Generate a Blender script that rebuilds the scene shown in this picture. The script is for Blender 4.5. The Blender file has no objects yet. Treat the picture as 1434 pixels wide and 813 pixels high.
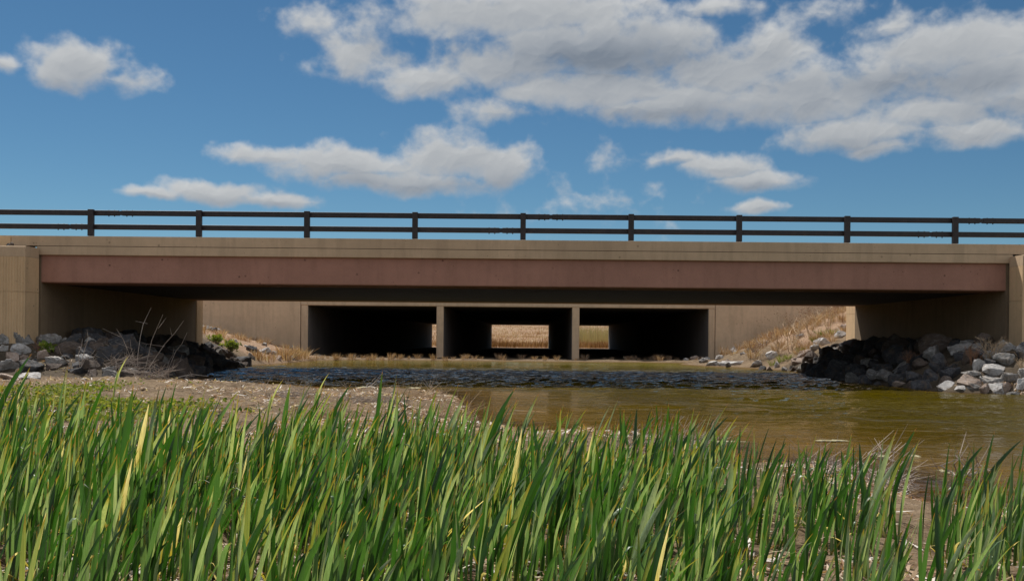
import bpy, bmesh, math, random
import numpy as np
from mathutils import Vector, Matrix, Euler

rnd = random.Random(7)
nr = np.random.default_rng(7)
S = bpy.context.scene
COL = S.collection
R = math.radians

# ------------------------------------------------------------------ layout
F = 1394.0            # focal length in photograph pixels
VPX, VPY = 742.0, 475.0
HC = 1.0              # camera height above the water
ROLL = R(0.51)
YB0, YB1 = 22.5, 33.1     # near and far side of the bridge
XL, XR = -11.09, 10.78    # abutment faces
YC0, YC1 = 48.0, 109.0    # culvert mouth and far end


def ray(px, py):
    dx, dy = px - VPX, VPY - py
    c, s = math.cos(ROLL), math.sin(ROLL)
    return (dx * c - dy * s) / F, (dx * s + dy * c) / F


def at(px, py, Y):
    u, v = ray(px, py)
    return u * Y, Y, HC + v * Y


def sstep(x, a, b):
    t = np.clip((x - a) / (b - a), 0, 1)
    return t * t * (3 - 2 * t)


# value noise ----------------------------------------------------------
_perm = nr.random((256, 256))


def vnoise(x, y):
    xi = np.floor(x).astype(int)
    yi = np.floor(y).astype(int)
    fx, fy = x - xi, y - yi
    fx = fx * fx * (3 - 2 * fx)
    fy = fy * fy * (3 - 2 * fy)
    a = _perm[xi & 255, yi & 255]
    b = _perm[(xi + 1) & 255, yi & 255]
    c = _perm[xi & 255, (yi + 1) & 255]
    d = _perm[(xi + 1) & 255, (yi + 1) & 255]
    return (a * (1 - fx) + b * fx) * (1 - fy) + (c * (1 - fx) + d * fx) * fy - 0.5


def fbm(x, y, o=4):
    r = 0.0
    a = 1.0
    for i in range(o):
        r = r + a * vnoise(x * 2 ** i + 17.3 * i, y * 2 ** i + 5.1 * i)
        a *= 0.5
    return r


SHORE = [(-7.9, 22.8), (-6.9, 21.2), (-5.9, 20.0), (-4.8, 19.6), (-4.0, 18.6), (-3.3, 17.6), (-2.6, 18.2), (-1.75, 18.5), (-1.3, 16.5),
         (-1.05, 14.0), (-0.8, 12.2), (-0.2, 10.9), (0.35, 10.3), (0.75, 10.6), (1.2, 10.1), (1.65, 9.5), (1.35, 8.6), (1.6, 8.0),
         (2.05, 8.2), (2.5, 7.7), (2.65, 7.2), (2.4, 6.6), (2.6, 6.1), (3.4, 5.6), (5, 5.1), (9, 4.6), (30, 4), (45, 10), (40, 16), (25, 17.5),
         (14, 18.6), (11, 19.3), (9.8, 19.7), (8.6, 20.3), (8.2, 22.5), (8.4, 28), (9.0, 34), (8.3, 37), (7.0, 39), (6.4, 42), (7.5, 44.5),
         (5, 45.2), (1, 45.0), (-4, 45.3), (-8, 44.8), (-9.4, 43), (-9.6, 39), (-9.7, 34.5), (-9.2, 29), (-8.6, 25)]


def shore_dist(x, y):
    """Distance to the water's edge, positive on land."""
    P = np.array(SHORE)
    best = np.full(x.shape, 1e9)
    inside = np.zeros(x.shape, bool)
    n = len(P)
    for i in range(n):
        ax, ay = P[i]
        bx, by = P[(i + 1) % n]
        ex, ey = bx - ax, by - ay
        t = np.clip(((x - ax) * ex + (y - ay) * ey) / (ex * ex + ey * ey), 0, 1)
        best = np.minimum(best, (x - ax - t * ex) ** 2 + (y - ay - t * ey) ** 2)
        if ay != by:
            cr = ((ay > y) != (by > y)) & (x < (bx - ax) * (y - ay) / (by - ay) + ax)
            inside ^= cr
    d = np.sqrt(best)
    return np.where(inside, -d, d)


def terrain(x, y, fine=True):
    x = np.asarray(x, float)
    y = np.asarray(y, float)
    d0 = shore_dist(x, y)
    near = sstep(y, 26, 20)
    d = d0 + near * 0.30 * fbm(x * 1.6, y * 1.6, 3) + 0.1 * fbm(x * 5, y * 5, 2)
    dl = np.maximum(d, 0)
    dw = np.maximum(-d, 0)
    gentle = np.where(d > 0, 0.15 * (1 - np.exp(-dl / 0.9)) + 0.012 * np.minimum(dl, 40), -0.40 * (1 - np.exp(-dw / 2.2)))
    steep = np.where(d > 0, np.minimum(dl * 0.50, .88), -0.8 * (1 - np.exp(-dw / 0.9)))
    xr_ = np.interp(y, [34, 37, 40, 44, 48], [9.0, 8.6, 7.8, 8.1, 8.8])
    xl_ = np.interp(y, [34, 37, 40, 44, 48], [-9.7, -9.7, -9.7, -9.6, -9.9])
    bank = np.where(x > 0, np.clip((x - xr_) * np.interp(y, [34, 48], [.46, .36]), 0, 3.2), np.clip((xl_ - x) * np.interp(y, [34, 40, 48], [.55, .28, .23]), 0, 1.8))
    mid = np.where(d > 0, 0.10 * (1 - np.exp(-dl / 0.5)) + bank, -0.5 * (1 - np.exp(-dw / 1.2)))
    steep = steep + (mid - steep) * sstep(y, 33.5, 36.5)
    w = np.where(x < 0, sstep(y, 21.0, 23.5) * sstep(x, -5, -7), sstep(x, 3.5, 6.5) * sstep(y, 13, 16.5))
    w = w * (1 - sstep(y, 43, 45.5) * sstep(x, -11.0, -10.2) * sstep(x, 9.0, 8.4))
    z = gentle + (steep - gentle) * w
    # riprap apron in front of the left wing wall
    ap = np.clip((y - 18.9) / 3.0, 0, 1) * .80 * sstep(-x, 7.6, 9.4) * sstep(y, 25.0, 22.3)
    z = np.where((y < 33.8) & (ap > 0), np.maximum(z, ap), z)
    # inside / beyond the culvert
    z = np.where((y > 45.6) & (x > -11.0) & (x < 8.9) & (y < 125), np.minimum(z, 0.06 + 0.03 * fbm(x * .8, y * .8, 3)), z)
    fld = np.maximum(0.06, (y - 122) * 0.03) + np.minimum(np.maximum(np.abs(x) - 12, 0) * 0.05, 3)
    fld = np.minimum(fld, 14) + 0.25 * fbm(x * .12, y * .12, 3) * sstep(y, 112, 130)
    z = np.where(y > 109.4, fld, z)
    z = z + np.where((y > 43) & (y < 48.2) & (np.abs(x + 1) < 10), .07 * fbm(x * .9, y * .9, 3), 0)
    # embankments
    out = np.maximum(0, np.maximum(22.1 - y, y - 33.5))
    sid = (x < -11.35) | (x > 11.05)
    beyond = np.abs(x) > 16.3
    e1 = np.where(sid & (out <= 0), 2.86, np.where(beyond, 2.86 - out / 2.0, -9))
    z = np.maximum(z, e1)
    out2 = np.maximum(0, np.maximum(48.3 - y, y - 108.8))
    sid2 = (x < -10.95) | (x > 8.8)
    bey2 = (x < -30.3) | (x > 18.5)
    e2 = np.where(sid2 & (out2 <= 0), 3.25, np.where(bey2, 3.25 - out2 / 2.0, -9))
    z = np.maximum(z, e2)
    if fine:
        flat = (np.abs(z - 2.86) < 1e-3) | (np.abs(z - 3.25) < 1e-3)
        land = sstep(d, -0.4, 0.25)
        nz = 0.06 * fbm(x * 2.3, y * 2.3, 3) + (0.045 + .05 * sstep(y, 7, 11) * sstep(y, 22, 20)) * (np.abs(fbm(x * 6, y * 4.5, 3)) - .1)
        z = np.where(flat, z, z + nz * land * np.where(y < 50, 1.0, 0.0) * np.where((y > 45.5) & (np.abs(x + 1) < 9.8), .35, 1.0))
    return z


def hgt(x, y):
    return float(terrain(np.array([x]), np.array([y]), True)[0])


def hit(px, py, y0=2.0, y1=47.9):
    """Where the sight line through a photograph pixel meets the ground or the water."""
    u, v = ray(px, py)
    Y = np.concatenate([np.arange(y0, 20, 0.03), np.arange(20, y1, 0.06)])
    z = np.maximum(terrain(u * Y, Y), 0.0)
    r = HC + v * Y
    k = np.where(r <= z)[0]
    i = k[0] if len(k) else len(Y) - 1
    return u * Y[i], Y[i], float(z[i])


# ------------------------------------------------------------------ object helpers
def tag(o, label=None, cat=None, group=None, kind=None):
    if label:
        o['label'] = label
    if cat:
        o['category'] = cat
    if group:
        o['group'] = group
    if kind:
        o['kind'] = kind
    return o


def empty(name, loc=(0, 0, 0)):
    o = bpy.data.objects.new(name, None)
    o.location = loc
    o.empty_display_size = 0.3
    COL.objects.link(o)
    return o


class MB:
    def __init__(s):
        s.v = []
        s.f = []
        s.c = []          # optional per-vertex colour

    def add(s, vs, fs, col=None):
        b = len(s.v)
        s.v.extend(vs)
        s.f.extend([tuple(b + i for i in f) for f in fs])
        if col is not None:
            s.c.extend([col] * len(vs) if not isinstance(col, list) else col)

    def box(s, x0, x1, y0, y1, z0, z1):
        s.add([(x0, y0, z0), (x1, y0, z0), (x1, y1, z0), (x0, y1, z0), (x0, y0, z1), (x1, y0, z1), (x1, y1, z1), (x0, y1, z1)],
              [(0, 3, 2, 1), (4, 5, 6, 7), (0, 1, 5, 4), (1, 2, 6, 5), (2, 3, 7, 6), (3, 0, 4, 7)])

    def prism_x(s, prof, x0, x1):
        """profile of (y, z), counter-clockwise seen from +x"""
        n = len(prof)
        s.add([(x0, y, z) for y, z in prof] + [(x1, y, z) for y, z in prof],
              [tuple(range(n))[::-1], tuple(range(n, 2 * n))] + [(i, (i + 1) % n, n + (i + 1) % n, n + i) for i in range(n)])

    def tube(s, pts, rad, n=5, col=None):
        pts = [Vector(p) for p in pts]
        rr = rad if isinstance(rad, (list, tuple)) else [rad] * len(pts)
        vs, fs = [], []
        for i, p in enumerate(pts):
            t = (pts[min(i + 1, len(pts) - 1)] - pts[max(i - 1, 0)]).normalized()
            a = t.orthogonal().normalized()
            b = t.cross(a)
            for k in range(n):
                an = 2 * math.pi * k / n
                vs.append(tuple(p + (a * math.cos(an) + b * math.sin(an)) * rr[i]))
        for i in range(len(pts) - 1):
            for k in range(n):
                fs.append((i * n + k, i * n + (k + 1) % n, (i + 1) * n + (k + 1) % n, (i + 1) * n + k))
        fs.append(tuple(range(n))[::-1])
        fs.append(tuple(range((len(pts) - 1) * n, len(pts) * n)))
        s.add(vs, fs, col)

    def mesh(s, name, m, smooth=False):
        me = bpy.data.meshes.new(name)
        me.from_pydata(s.v, [], s.f)
        if s.c:
            at_ = me.color_attributes.new('tint', 'FLOAT_COLOR', 'POINT')
            at_.data.foreach_set('color', np.array(s.c, dtype=np.float32).ravel())
        me.materials.append(m)
        if smooth:
            me.shade_smooth()
        me.update()
        return me

    def build(s, name, m, parent=None, loc=None, bevel=0.0, smooth=False):
        me = s.mesh(name, m, smooth)
        o = bpy.data.objects.new(name, me)
        if loc:
            o.location = loc
        COL.objects.link(o)
        if parent:
            o.parent = parent
            pl = parent.location
            if loc is None and pl.length > 0:      # vertices are in world space: bring them under the parent
                o.matrix_parent_inverse = Matrix.Translation(-pl)
        if bevel:
            md = o.modifiers.new('edge', 'BEVEL')
            md.width = bevel
            md.segments = 2
            md.limit_method = 'ANGLE'
        return o


def inst(mesh, name, loc, rot=(0, 0, 0), sc=(1, 1, 1), m=None, parent=None):
    o = bpy.data.objects.new(name, mesh)
    o.location = loc
    o.rotation_euler = rot
    o.scale = sc
    COL.objects.link(o)
    if m:
        o.material_slots[0].link = 'OBJECT'
        o.material_slots[0].material = m
    if parent:
        o.parent = parent
    return o


# ------------------------------------------------------------------ node helpers
class NT:
    def __init__(s, tree):
        s.t = tree
        s.n = tree.nodes
        s.l = tree.links

    def node(s, typ, **kw):
        n = s.n.new(typ)
        for k, v in kw.items():
            if k == 'ins':
                for a, b in v.items():
                    s.set(n.inputs[a], b)
            else:
                setattr(n, k, v)
        return n

    def set(s, sock, v):
        if isinstance(v, bpy.types.NodeSocket):
            s.l.new(v, sock)
        elif isinstance(v, (tuple, list)) and len(v) == 3 and sock.type == 'RGBA':
            sock.default_value = (*v, 1)
        else:
            sock.default_value = v

    def math(s, op, a, b=None, c=None, clamp=False):
        n = s.n.new('ShaderNodeMath')
        n.operation = op
        n.use_clamp = clamp
        for i, v in enumerate((a, b, c)):
            if v is not None:
                s.set(n.inputs[i], v)
        return n.outputs[0]

    def vmath(s, op, a, b=None):
        n = s.n.new('ShaderNodeVectorMath')
        n.operation = op
        s.set(n.inputs[0], a)
        if b is not None:
            s.set(n.inputs[1], b)
        return n

    def noise(s, vec, scale, detail=4, rough=0.55, dist=0.0):
        n = s.n.new('ShaderNodeTexNoise')
        if vec is not None:
            s.l.new(vec, n.inputs['Vector'])
        n.inputs['Scale'].default_value = scale
        n.inputs['Detail'].default_value = detail
        n.inputs['Roughness'].default_value = rough
        n.inputs['Distortion'].default_value = dist
        return n

    def ramp(s, fac, stops, interp='LINEAR'):
        n = s.n.new('ShaderNodeValToRGB')
        cr = n.color_ramp
        cr.interpolation = interp
        while len(cr.elements) < len(stops):
            cr.elements.new(0.5)
        for e, (p, c) in zip(cr.elements, stops):
            e.position = p
            e.color = (*c, 1) if len(c) == 3 else c
        s.set(n.inputs[0], fac)
        return n.outputs[0]

    def mix(s, fac, a, b, blend='MIX'):
        n = s.n.new('ShaderNodeMix')
        n.data_type = 'RGBA'
        n.blend_type = blend
        s.set(n.inputs[0], fac)
        s.set(n.inputs[6], a)
        s.set(n.inputs[7], b)
        return n.outputs[2]

    def maprange(s, v, a, b, c=0.0, d=1.0, smooth=True):
        n = s.n.new('ShaderNodeMapRange')
        n.interpolation_type = 'SMOOTHSTEP' if smooth else 'LINEAR'
        s.set(n.inputs[0], v)
        n.inputs[1].default_value = a
        n.inputs[2].default_value = b
        n.inputs[3].default_value = c
        n.inputs[4].default_value = d
        return n.outputs[0]

    def stretch(s, vec, sc):
        n = s.n.new('ShaderNodeMapping')
        s.l.new(vec, n.inputs[0])
        n.inputs['Scale'].default_value = sc
        return n.outputs[0]

    def bump(s, h, strength, dist=0.02, normal=None):
        n = s.n.new('ShaderNodeBump')
        n.inputs['Strength'].default_value = strength
        n.inputs['Distance'].default_value = dist
        s.l.new(h, n.inputs['Height'])
        if normal is not None:
            s.l.new(normal, n.inputs['Normal'])
        return n.outputs[0]


def newmat(name):
    m = bpy.data.materials.new(name)
    m.use_nodes = True
    nt = NT(m.node_tree)
    p = m.node_tree.nodes['Principled BSDF']
    return m, nt, p


def grey(v):
    return (v, v, v)


def concrete(name, col, pits=0.5, streak=0.25, seed=0.0, bump=0.25):
    m, t, p = newmat(name)
    pos = t.node('ShaderNodeNewGeometry').outputs['Position']
    pos = t.vmath('ADD', pos, (seed, seed * 1.7, seed * .6)).outputs[0]
    big = t.noise(pos, 0.55, 5, 0.6).outputs[0]
    med = t.noise(pos, 5.0, 6, 0.65).outputs[0]
    fine = t.noise(pos, 60.0, 3, 0.7).outputs[0]
    st = t.noise(t.stretch(pos, (3.0, 3.0, 0.35)), 1.6, 5, 0.6).outputs[0]
    c = t.mix(t.maprange(big, 0.3, 0.7), tuple(x * 0.86 for x in col), tuple(x * 1.10 for x in col))
    c = t.mix(t.maprange(med, 0.35, 0.75, 0, 0.35), c, tuple(x * 0.72 for x in col))
    c = t.mix(t.maprange(st, 0.46, 0.68, 0, streak * 1.2), c, tuple(x * 0.5 for x in col))
    c = t.mix(t.maprange(fine, 0.3, 0.75, 0.0, 0.25), c, tuple(min(1, x * 1.35) for x in col))
    vor = t.node('ShaderNodeTexVoronoi', ins={'Scale': 3.4, 'Vector': pos, 'Randomness': 1.0})
    wn = t.noise(pos, 2.0, 2).outputs[0]
    pit = t.math('MULTIPLY', t.maprange(vor.outputs['Distance'], 0.10, 0.06), t.maprange(wn, 0.42, 0.55))
    vor2 = t.node('ShaderNodeTexVoronoi', ins={'Scale': 8.0, 'Vector': pos, 'Randomness': 1.0})
    pit = t.math('MAXIMUM', pit, t.math('MULTIPLY', t.maprange(vor2.outputs['Distance'], 0.11, 0.07), t.maprange(wn, 0.5, 0.6)))
    c = t.mix(t.math('MULTIPLY', pit, pits), c, tuple(x * 0.25 for x in col))
    t.set(p.inputs['Base Color'], c)
    p.inputs['Roughness'].default_value = 0.88
    p.inputs['Specular IOR Level'].default_value = 0.25
    h = t.math('ADD', t.math('MULTIPLY', fine, 0.35), t.math('ADD', med, t.math('MULTIPLY', pit, -1.2)))
    t.set(p.inputs['Normal'], t.bump(h, bump, 0.02))
    return m


M = {}
M['tan'] = concrete('tan concrete', (0.57, 0.415, 0.275), seed=3)
M['abut'] = concrete('shade-darkened abutment concrete', (0.25, 0.18, 0.115), seed=17)  # tan concrete darkened to carry the shade under the deck
M['tan2'] = concrete('tan rib concrete', (0.66, 0.46, 0.27), seed=8)
M['wall'] = concrete('tan wall concrete', (0.62, 0.46, 0.31), seed=14, pits=0.6)
M['girder'] = concrete('brown painted girder', (0.40, 0.21, 0.155), seed=5, pits=0.7, streak=0.2)
M['soffit'] = concrete('shade-darkened soffit concrete', (0.060, 0.044, 0.036), seed=1)  # base colour lowered to deepen the shade on the underside
M['footing'] = concrete('grey footing concrete', (0.17, 0.13, 0.11), seed=9)
M['cell'] = concrete('darker culvert concrete', (0.16, 0.14, 0.13), seed=11)  # darker than the wall concrete, for cell sides and roof
M['asphalt'] = concrete('asphalt', (0.05, 0.05, 0.05), seed=21, pits=0)

m, t, p = newmat('dark brown paint')
pos = t.node('ShaderNodeNewGeometry').outputs['Position']
n1 = t.noise(pos, 9, 5).outputs[0]
t.set(p.inputs['Base Color'], t.mix(t.maprange(n1, 0.4, 0.75), (0.016, 0.011, 0.012), (0.034, 0.022, 0.020)))
p.inputs['Roughness'].default_value = 0.5
M['rail'] = m
m, t, p = newmat('galvanised bolt')
p.inputs['Base Color'].default_value = (0.05, 0.045, 0.045, 1)
p.inputs['Metallic'].default_value = 0.5
p.inputs['Roughness'].default_value = 0.6
M['bolt'] = m
m, t, p = newmat('painted hole dark')
p.inputs['Base Color'].default_value = (0.012, 0.011, 0.01, 1)  # near-black flat disc, painting the shade inside the drain hole
M['hole'] = m
m, t, p = newmat('road marking paint')
p.inputs['Base Color'].default_value = (0.75, 0.75, 0.72, 1)
M['marking'] = m


def rockmat(name, a, b, vein):
    m, t, p = newmat(name)
    tc = t.node('ShaderNodeTexCoord').outputs['Object']
    oi = t.node('ShaderNodeObjectInfo').outputs['Random']
    off = t.node('ShaderNodeCombineXYZ', ins={0: t.math('MULTIPLY', oi, 37.0), 1: t.math('MULTIPLY', oi, 91.0), 2: oi}).outputs[0]
    v = t.vmath('ADD', tc, off).outputs[0]
    big = t.noise(v, 1.7, 6, 0.65, 0.6).outputs[0]
    band = t.noise(t.stretch(v, (1.2, 1.6, 6.0)), 1.6, 6, 0.6, 1.2).outputs[0]
    fine = t.noise(v, 24, 6, 0.75).outputs[0]
    c = t.mix(t.maprange(big, 0.35, 0.68), a, b)
    c = t.mix(t.maprange(band, 0.52, 0.66, 0, 0.75), c, vein)
    c = t.mix(t.maprange(fine, 0.42, 0.7, 0, 0.55), c, tuple(x * 0.45 for x in a))
    mud = t.noise(v, 2.6, 4, .6).outputs[0]
    c = t.mix(t.maprange(mud, .5, .68, 0, .6), c, (0.15, 0.105, 0.07))
    br = t.math('ADD', 0.72, t.math('MULTIPLY', oi, 0.5))
    c = t.mix(1.0, c, t.node('ShaderNodeCombineXYZ', ins={0: br, 1: br, 2: br}).outputs[0], 'MULTIPLY')
    t.set(p.inputs['Base Color'], c)
    p.inputs['Roughness'].default_value = 0.8
    p.inputs['Specular IOR Level'].default_value = 0.3
    h = t.math('ADD', t.math('MULTIPLY', fine, 0.6), t.math('MULTIPLY', band, 1.2))
    t.set(p.inputs['Normal'], t.bump(h, 0.55, 0.05))
    return m


M['rock_grey'] = rockmat('grey stone', (0.20, 0.19, 0.178), (0.40, 0.375, 0.35), (0.62, 0.585, 0.545))
M['rock_white'] = rockmat('pale stone', (0.40, 0.385, 0.375), (0.60, 0.57, 0.54), (0.72, 0.69, 0.66))
M['rock_dark'] = rockmat('shade-darkened slate stone', (0.045, 0.045, 0.050), (0.085, 0.083, 0.088), (0.17, 0.17, 0.17))  # slate tone, lowered further to paint shade on the riprap
M['rock_pink'] = rockmat('pinkish tan stone', (0.34, 0.25, 0.20), (0.47, 0.37, 0.30), (0.52, 0.46, 0.42))
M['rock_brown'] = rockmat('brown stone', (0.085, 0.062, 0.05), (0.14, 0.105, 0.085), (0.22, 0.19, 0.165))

# ground
m, t, p = newmat('bank soil')
geo = t.node('ShaderNodeNewGeometry')
pos = geo.outputs['Position']
sep = t.node('ShaderNodeSeparateXYZ', ins={0: pos})
att = t.node('ShaderNodeAttribute', attribute_name='zone')
za = t.node('ShaderNodeSeparateColor', ins={0: att.outputs['Color']})
n1 = t.noise(pos, 1.3, 6, 0.6).outputs[0]
n2 = t.noise(pos, 9, 6, 0.7).outputs[0]
n3 = t.noise(pos, 55, 4, 0.7).outputs[0]
c = t.mix(t.maprange(n1, 0.3, 0.7), (0.100, 0.067, 0.037), (0.205, 0.143, 0.085))
c = t.mix(t.maprange(n2, 0.4, 0.7, 0, 0.7), c, (0.30, 0.225, 0.15))
c = t.mix(t.maprange(n3, 0.46, 0.68, 0, 0.85), c, (0.06, 0.04, 0.026))
c = t.mix(t.maprange(sep.outputs[2], 0.05, 0.0), c, (0.13, 0.08, 0.035))       # wet edge
c = t.mix(t.maprange(sep.outputs[2], -0.02, -0.22), c, (0.085, 0.066, 0.010))       # silty bed
c = t.mix(t.maprange(za.outputs[0], 0.2, 0.8), c, t.mix(t.maprange(n2, 0.35, 0.65), (0.22, 0.135, 0.08), (0.36, 0.245, 0.165)))   # dry field
c = t.mix(t.maprange(za.outputs[1], 0.2, 0.8, 0, 0.75), c, t.mix(n2, (0.035, 0.028, 0.022), (0.09, 0.075, 0.055)))   # soil colour darkened for shade under the bridge and between rocks
t.set(p.inputs['Base Color'], c)
p.inputs['Roughness'].default_value = 0.95
p.inputs['Specular IOR Level'].default_value = 0.15
t.set(p.inputs['Normal'], t.bump(t.math('ADD', n2, t.math('MULTIPLY', n3, 0.5)), 0.9, 0.035))
M['ground'] = m

# water
m, t, p = newmat('murky pond water')
pos = t.node('ShaderNodeNewGeometry').outputs['Position']
dep = t.node('ShaderNodeAttribute', attribute_name='depth').outputs['Fac']
sep = t.node('ShaderNodeSeparateXYZ', ins={0: pos})
# ripples: calm at the left near bank and by the culvert, wind-ruffled under the bridge and at the right
patch = t.noise(t.stretch(pos, (0.10, 0.35, 1)), 1.0, 3, 0.5).outputs[0]
side = t.maprange(sep.outputs[0], -3.0, 7.0)
under = t.math('MULTIPLY', t.maprange(sep.outputs[1], 18.5, 22.0), t.maprange(sep.outputs[1], 37.5, 33.0))
amp = t.math('MAXIMUM', under, t.math('MULTIPLY', side, t.maprange(patch, 0.38, 0.62, 0.12, 1.0)))
amp = t.math('MAXIMUM', amp, 0.10)
rip = t.noise(t.stretch(pos, (2.2, 3.6, 1)), 1.0, 3, 0.55, 0.5).outputs[0]
rip2 = t.noise(t.stretch(pos, (7, 11, 1)), 1.0, 3, 0.55, 0.5).outputs[0]
hh = t.math('MULTIPLY', t.math('ADD', rip, t.math('MULTIPLY', rip2, 0.42)), amp)
nrm = t.bump(hh, 1.0, 0.08)
murk = t.mix(t.maprange(dep, 0.05, 0.40), (0.15, 0.083, 0.012), (0.058, 0.0435, 0.0016))
cl = t.noise(t.stretch(pos, (.25, .8, 1)), 1.0, 4).outputs[0]
murk = t.mix(t.maprange(cl, 0.35, 0.7, 0, 0.5), murk, (0.047, 0.031, 0.002))
murk = t.mix(t.maprange(sep.outputs[1], 33.0, 42.0, 0, .8), murk, (0.095, 0.085, 0.008))       # yellow-green algae in the shallows by the culvert
dif = t.node('ShaderNodeBsdfDiffuse', ins={'Color': murk})
tr = t.node('ShaderNodeBsdfTransparent', ins={'Color': (0.80, 0.66, 0.36)})
body = t.node('ShaderNodeMixShader', ins={0: t.maprange(dep, 0.0, 0.16, 0.15, 0.96), 1: tr.outputs[0], 2: dif.outputs[0]})
fr = t.node('ShaderNodeFresnel', ins={'IOR': 1.33, 'Normal': nrm})
gl = t.node('ShaderNodeBsdfGlossy', ins={'Color': (1, 1, 1), 'Roughness': 0.04, 'Normal': nrm})
mx = t.node('ShaderNodeMixShader', ins={0: t.math('MULTIPLY', fr.outputs[0], .74), 1: body.outputs[0], 2: gl.outputs[0]})
t.l.new(mx.outputs[0], t.n['Material Output'].inputs[0])
M['water'] = m


def leafmat(name, kind):
    m, t, p = newmat(name)
    a = t.node('ShaderNodeAttribute', attribute_name='tint')
    s = t.node('ShaderNodeSeparateColor', ins={0: a.outputs['Color']})
    L, r, dry = s.outputs[0], s.outputs[1], s.outputs[2]
    oi = t.node('ShaderNodeObjectInfo').outputs['Random']
    if kind == 'cattail':
        c = t.ramp(r, [(0.0, (0.008, 0.036, 0.003)), (0.40, (0.022, 0.082, 0.011)), (0.58, (0.060, 0.140, 0.048)), (0.78, (0.15, 0.245, 0.135)), (0.92, (0.27, 0.36, 0.23)), (1.0, (0.15, 0.19, 0.02))])  # palest tones paint leaf sheen, darkest deepen the shade between blades
        c = t.mix(t.maprange(L, 0.28, 0.0, 0, 0.7), c, (0.075, 0.085, 0.022))
        c = t.mix(t.math('MULTIPLY', t.maprange(L, 0.80, 0.97), t.maprange(r, 0.25, 0.8)), c, (0.20, 0.17, 0.02))
        c = t.mix(t.maprange(L, 0.955, 0.985), c, (0.27, 0.12, 0.035))
        c = t.mix(dry, c, t.ramp(L, [(0.0, (0.10, 0.12, 0.03)), (0.45, (0.32, 0.27, 0.05)), (0.75, (0.55, 0.50, 0.33)), (1.0, (0.6, 0.55, 0.42))]))
        geo = t.node('ShaderNodeTexCoord').outputs['Object']
        vein = t.noise(t.stretch(geo, (160, 160, 3)), 1.0, 2).outputs[0]
        c = t.mix(t.maprange(vein, 0.35, 0.7, 0, 0.3), c, (0.02, 0.045, 0.01))
        ro, tw, boost = 0.42, 0.42, 2.3
    elif kind == 'weed':
        c = t.ramp(r, [(0.0, (0.06, 0.11, 0.012)), (0.5, (0.16, 0.22, 0.035)), (1.0, (0.28, 0.31, 0.09))])
        ro, tw, boost = 0.8, 0.4, 1.3
    elif kind == 'olive':
        c = t.ramp(r, [(0.0, (0.20, 0.145, 0.085)), (0.5, (0.38, 0.30, 0.18)), (1.0, (0.38, 0.35, 0.18))])
        ro, tw, boost = 0.7, 0.25, 1.1
    else:
        c = t.ramp(r, [(0.0, (0.20, 0.11, 0.055)), (0.35, (0.36, 0.22, 0.13)), (0.7, (0.52, 0.38, 0.26)), (0.86, (0.66, 0.56, 0.45)), (1.0, (0.82, 0.78, 0.72))])
        ro, tw, boost = 0.7, 0.25, 1.1
    t.set(p.inputs['Base Color'], c)
    p.inputs['Roughness'].default_value = ro
    p.inputs['Specular IOR Level'].default_value = 0.7 if kind == 'cattail' else .3
    trc = t.mix(1.0, c, (boost * 1.15, boost * 1.0, boost * 0.45), 'MULTIPLY')
    tl = t.node('ShaderNodeBsdfTranslucent', ins={'Color': trc})
    mx = t.node('ShaderNodeMixShader', ins={0: tw, 1: p.outputs[0], 2: tl.outputs[0]})
    t.l.new(mx.outputs[0], t.n['Material Output'].inputs[0])
    return m


M['cattail'] = leafmat('cattail leaf', 'cattail')
M['weed'] = leafmat('weed leaf', 'weed')
M['straw'] = leafmat('dry straw', 'straw')
M['olive'] = leafmat('olive reed', 'olive')


def plain(name, a, b, scale=8, rough=0.8):
    m, t, p = newmat(name)
    tc = t.node('ShaderNodeTexCoord').outputs['Object']
    n = t.noise(tc, scale, 5, 0.6).outputs[0]
    t.set(p.inputs['Base Color'], t.mix(t.maprange(n, 0.3, 0.7), a, b))
    p.inputs['Roughness'].default_value = rough
    return m


M['twig'] = plain('weathered twig', (0.26, 0.20, 0.16), (0.45, 0.38, 0.32), 14)
M['twig_red'] = plain('reddish dry twig', (0.20, 0.09, 0.05), (0.32, 0.17, 0.09), 14)
M['twig_tan'] = plain('tan dry twig', (0.42, 0.29, 0.17), (0.56, 0.42, 0.27), 14)
M['algae'] = plain('algae scum', (0.16, 0.13, 0.05), (0.40, 0.36, 0.22), 30)
M['pink'] = plain('pink plastic', (0.75, 0.10, 0.13), (0.80, 0.16, 0.18), 10, 0.4)

# ------------------------------------------------------------------ ground and water
def grid_axis(parts):
    out = []
    for a, b, st in parts:
        out.append(np.arange(a, b - 1e-6, st))
    out.append(np.array([parts[-1][1]]))
    return np.concatenate(out)


gx = grid_axis([(-1500, -300, 150), (-300, -60, 20), (-60, -20, 2.0), (-20, -13, 0.35), (-13, 12, 0.085), (12, 20, 0.4), (20, 60, 2.0), (60, 300, 20), (300, 1500, 150)])
gy = grid_axis([(-600, -60, 60), (-60, -6, 3), (-6, 1.5, 0.5), (1.5, 9, 0.055), (9, 24, 0.10), (24, 50, 0.22), (50, 130, 1.6), (130, 400, 9), (400, 3000, 130)])
GX, GY = np.meshgrid(gx, gy)
GZ = terrain(GX.ravel(), GY.ravel()).reshape(GX.shape)
nx, ny = len(gx), len(gy)


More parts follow.
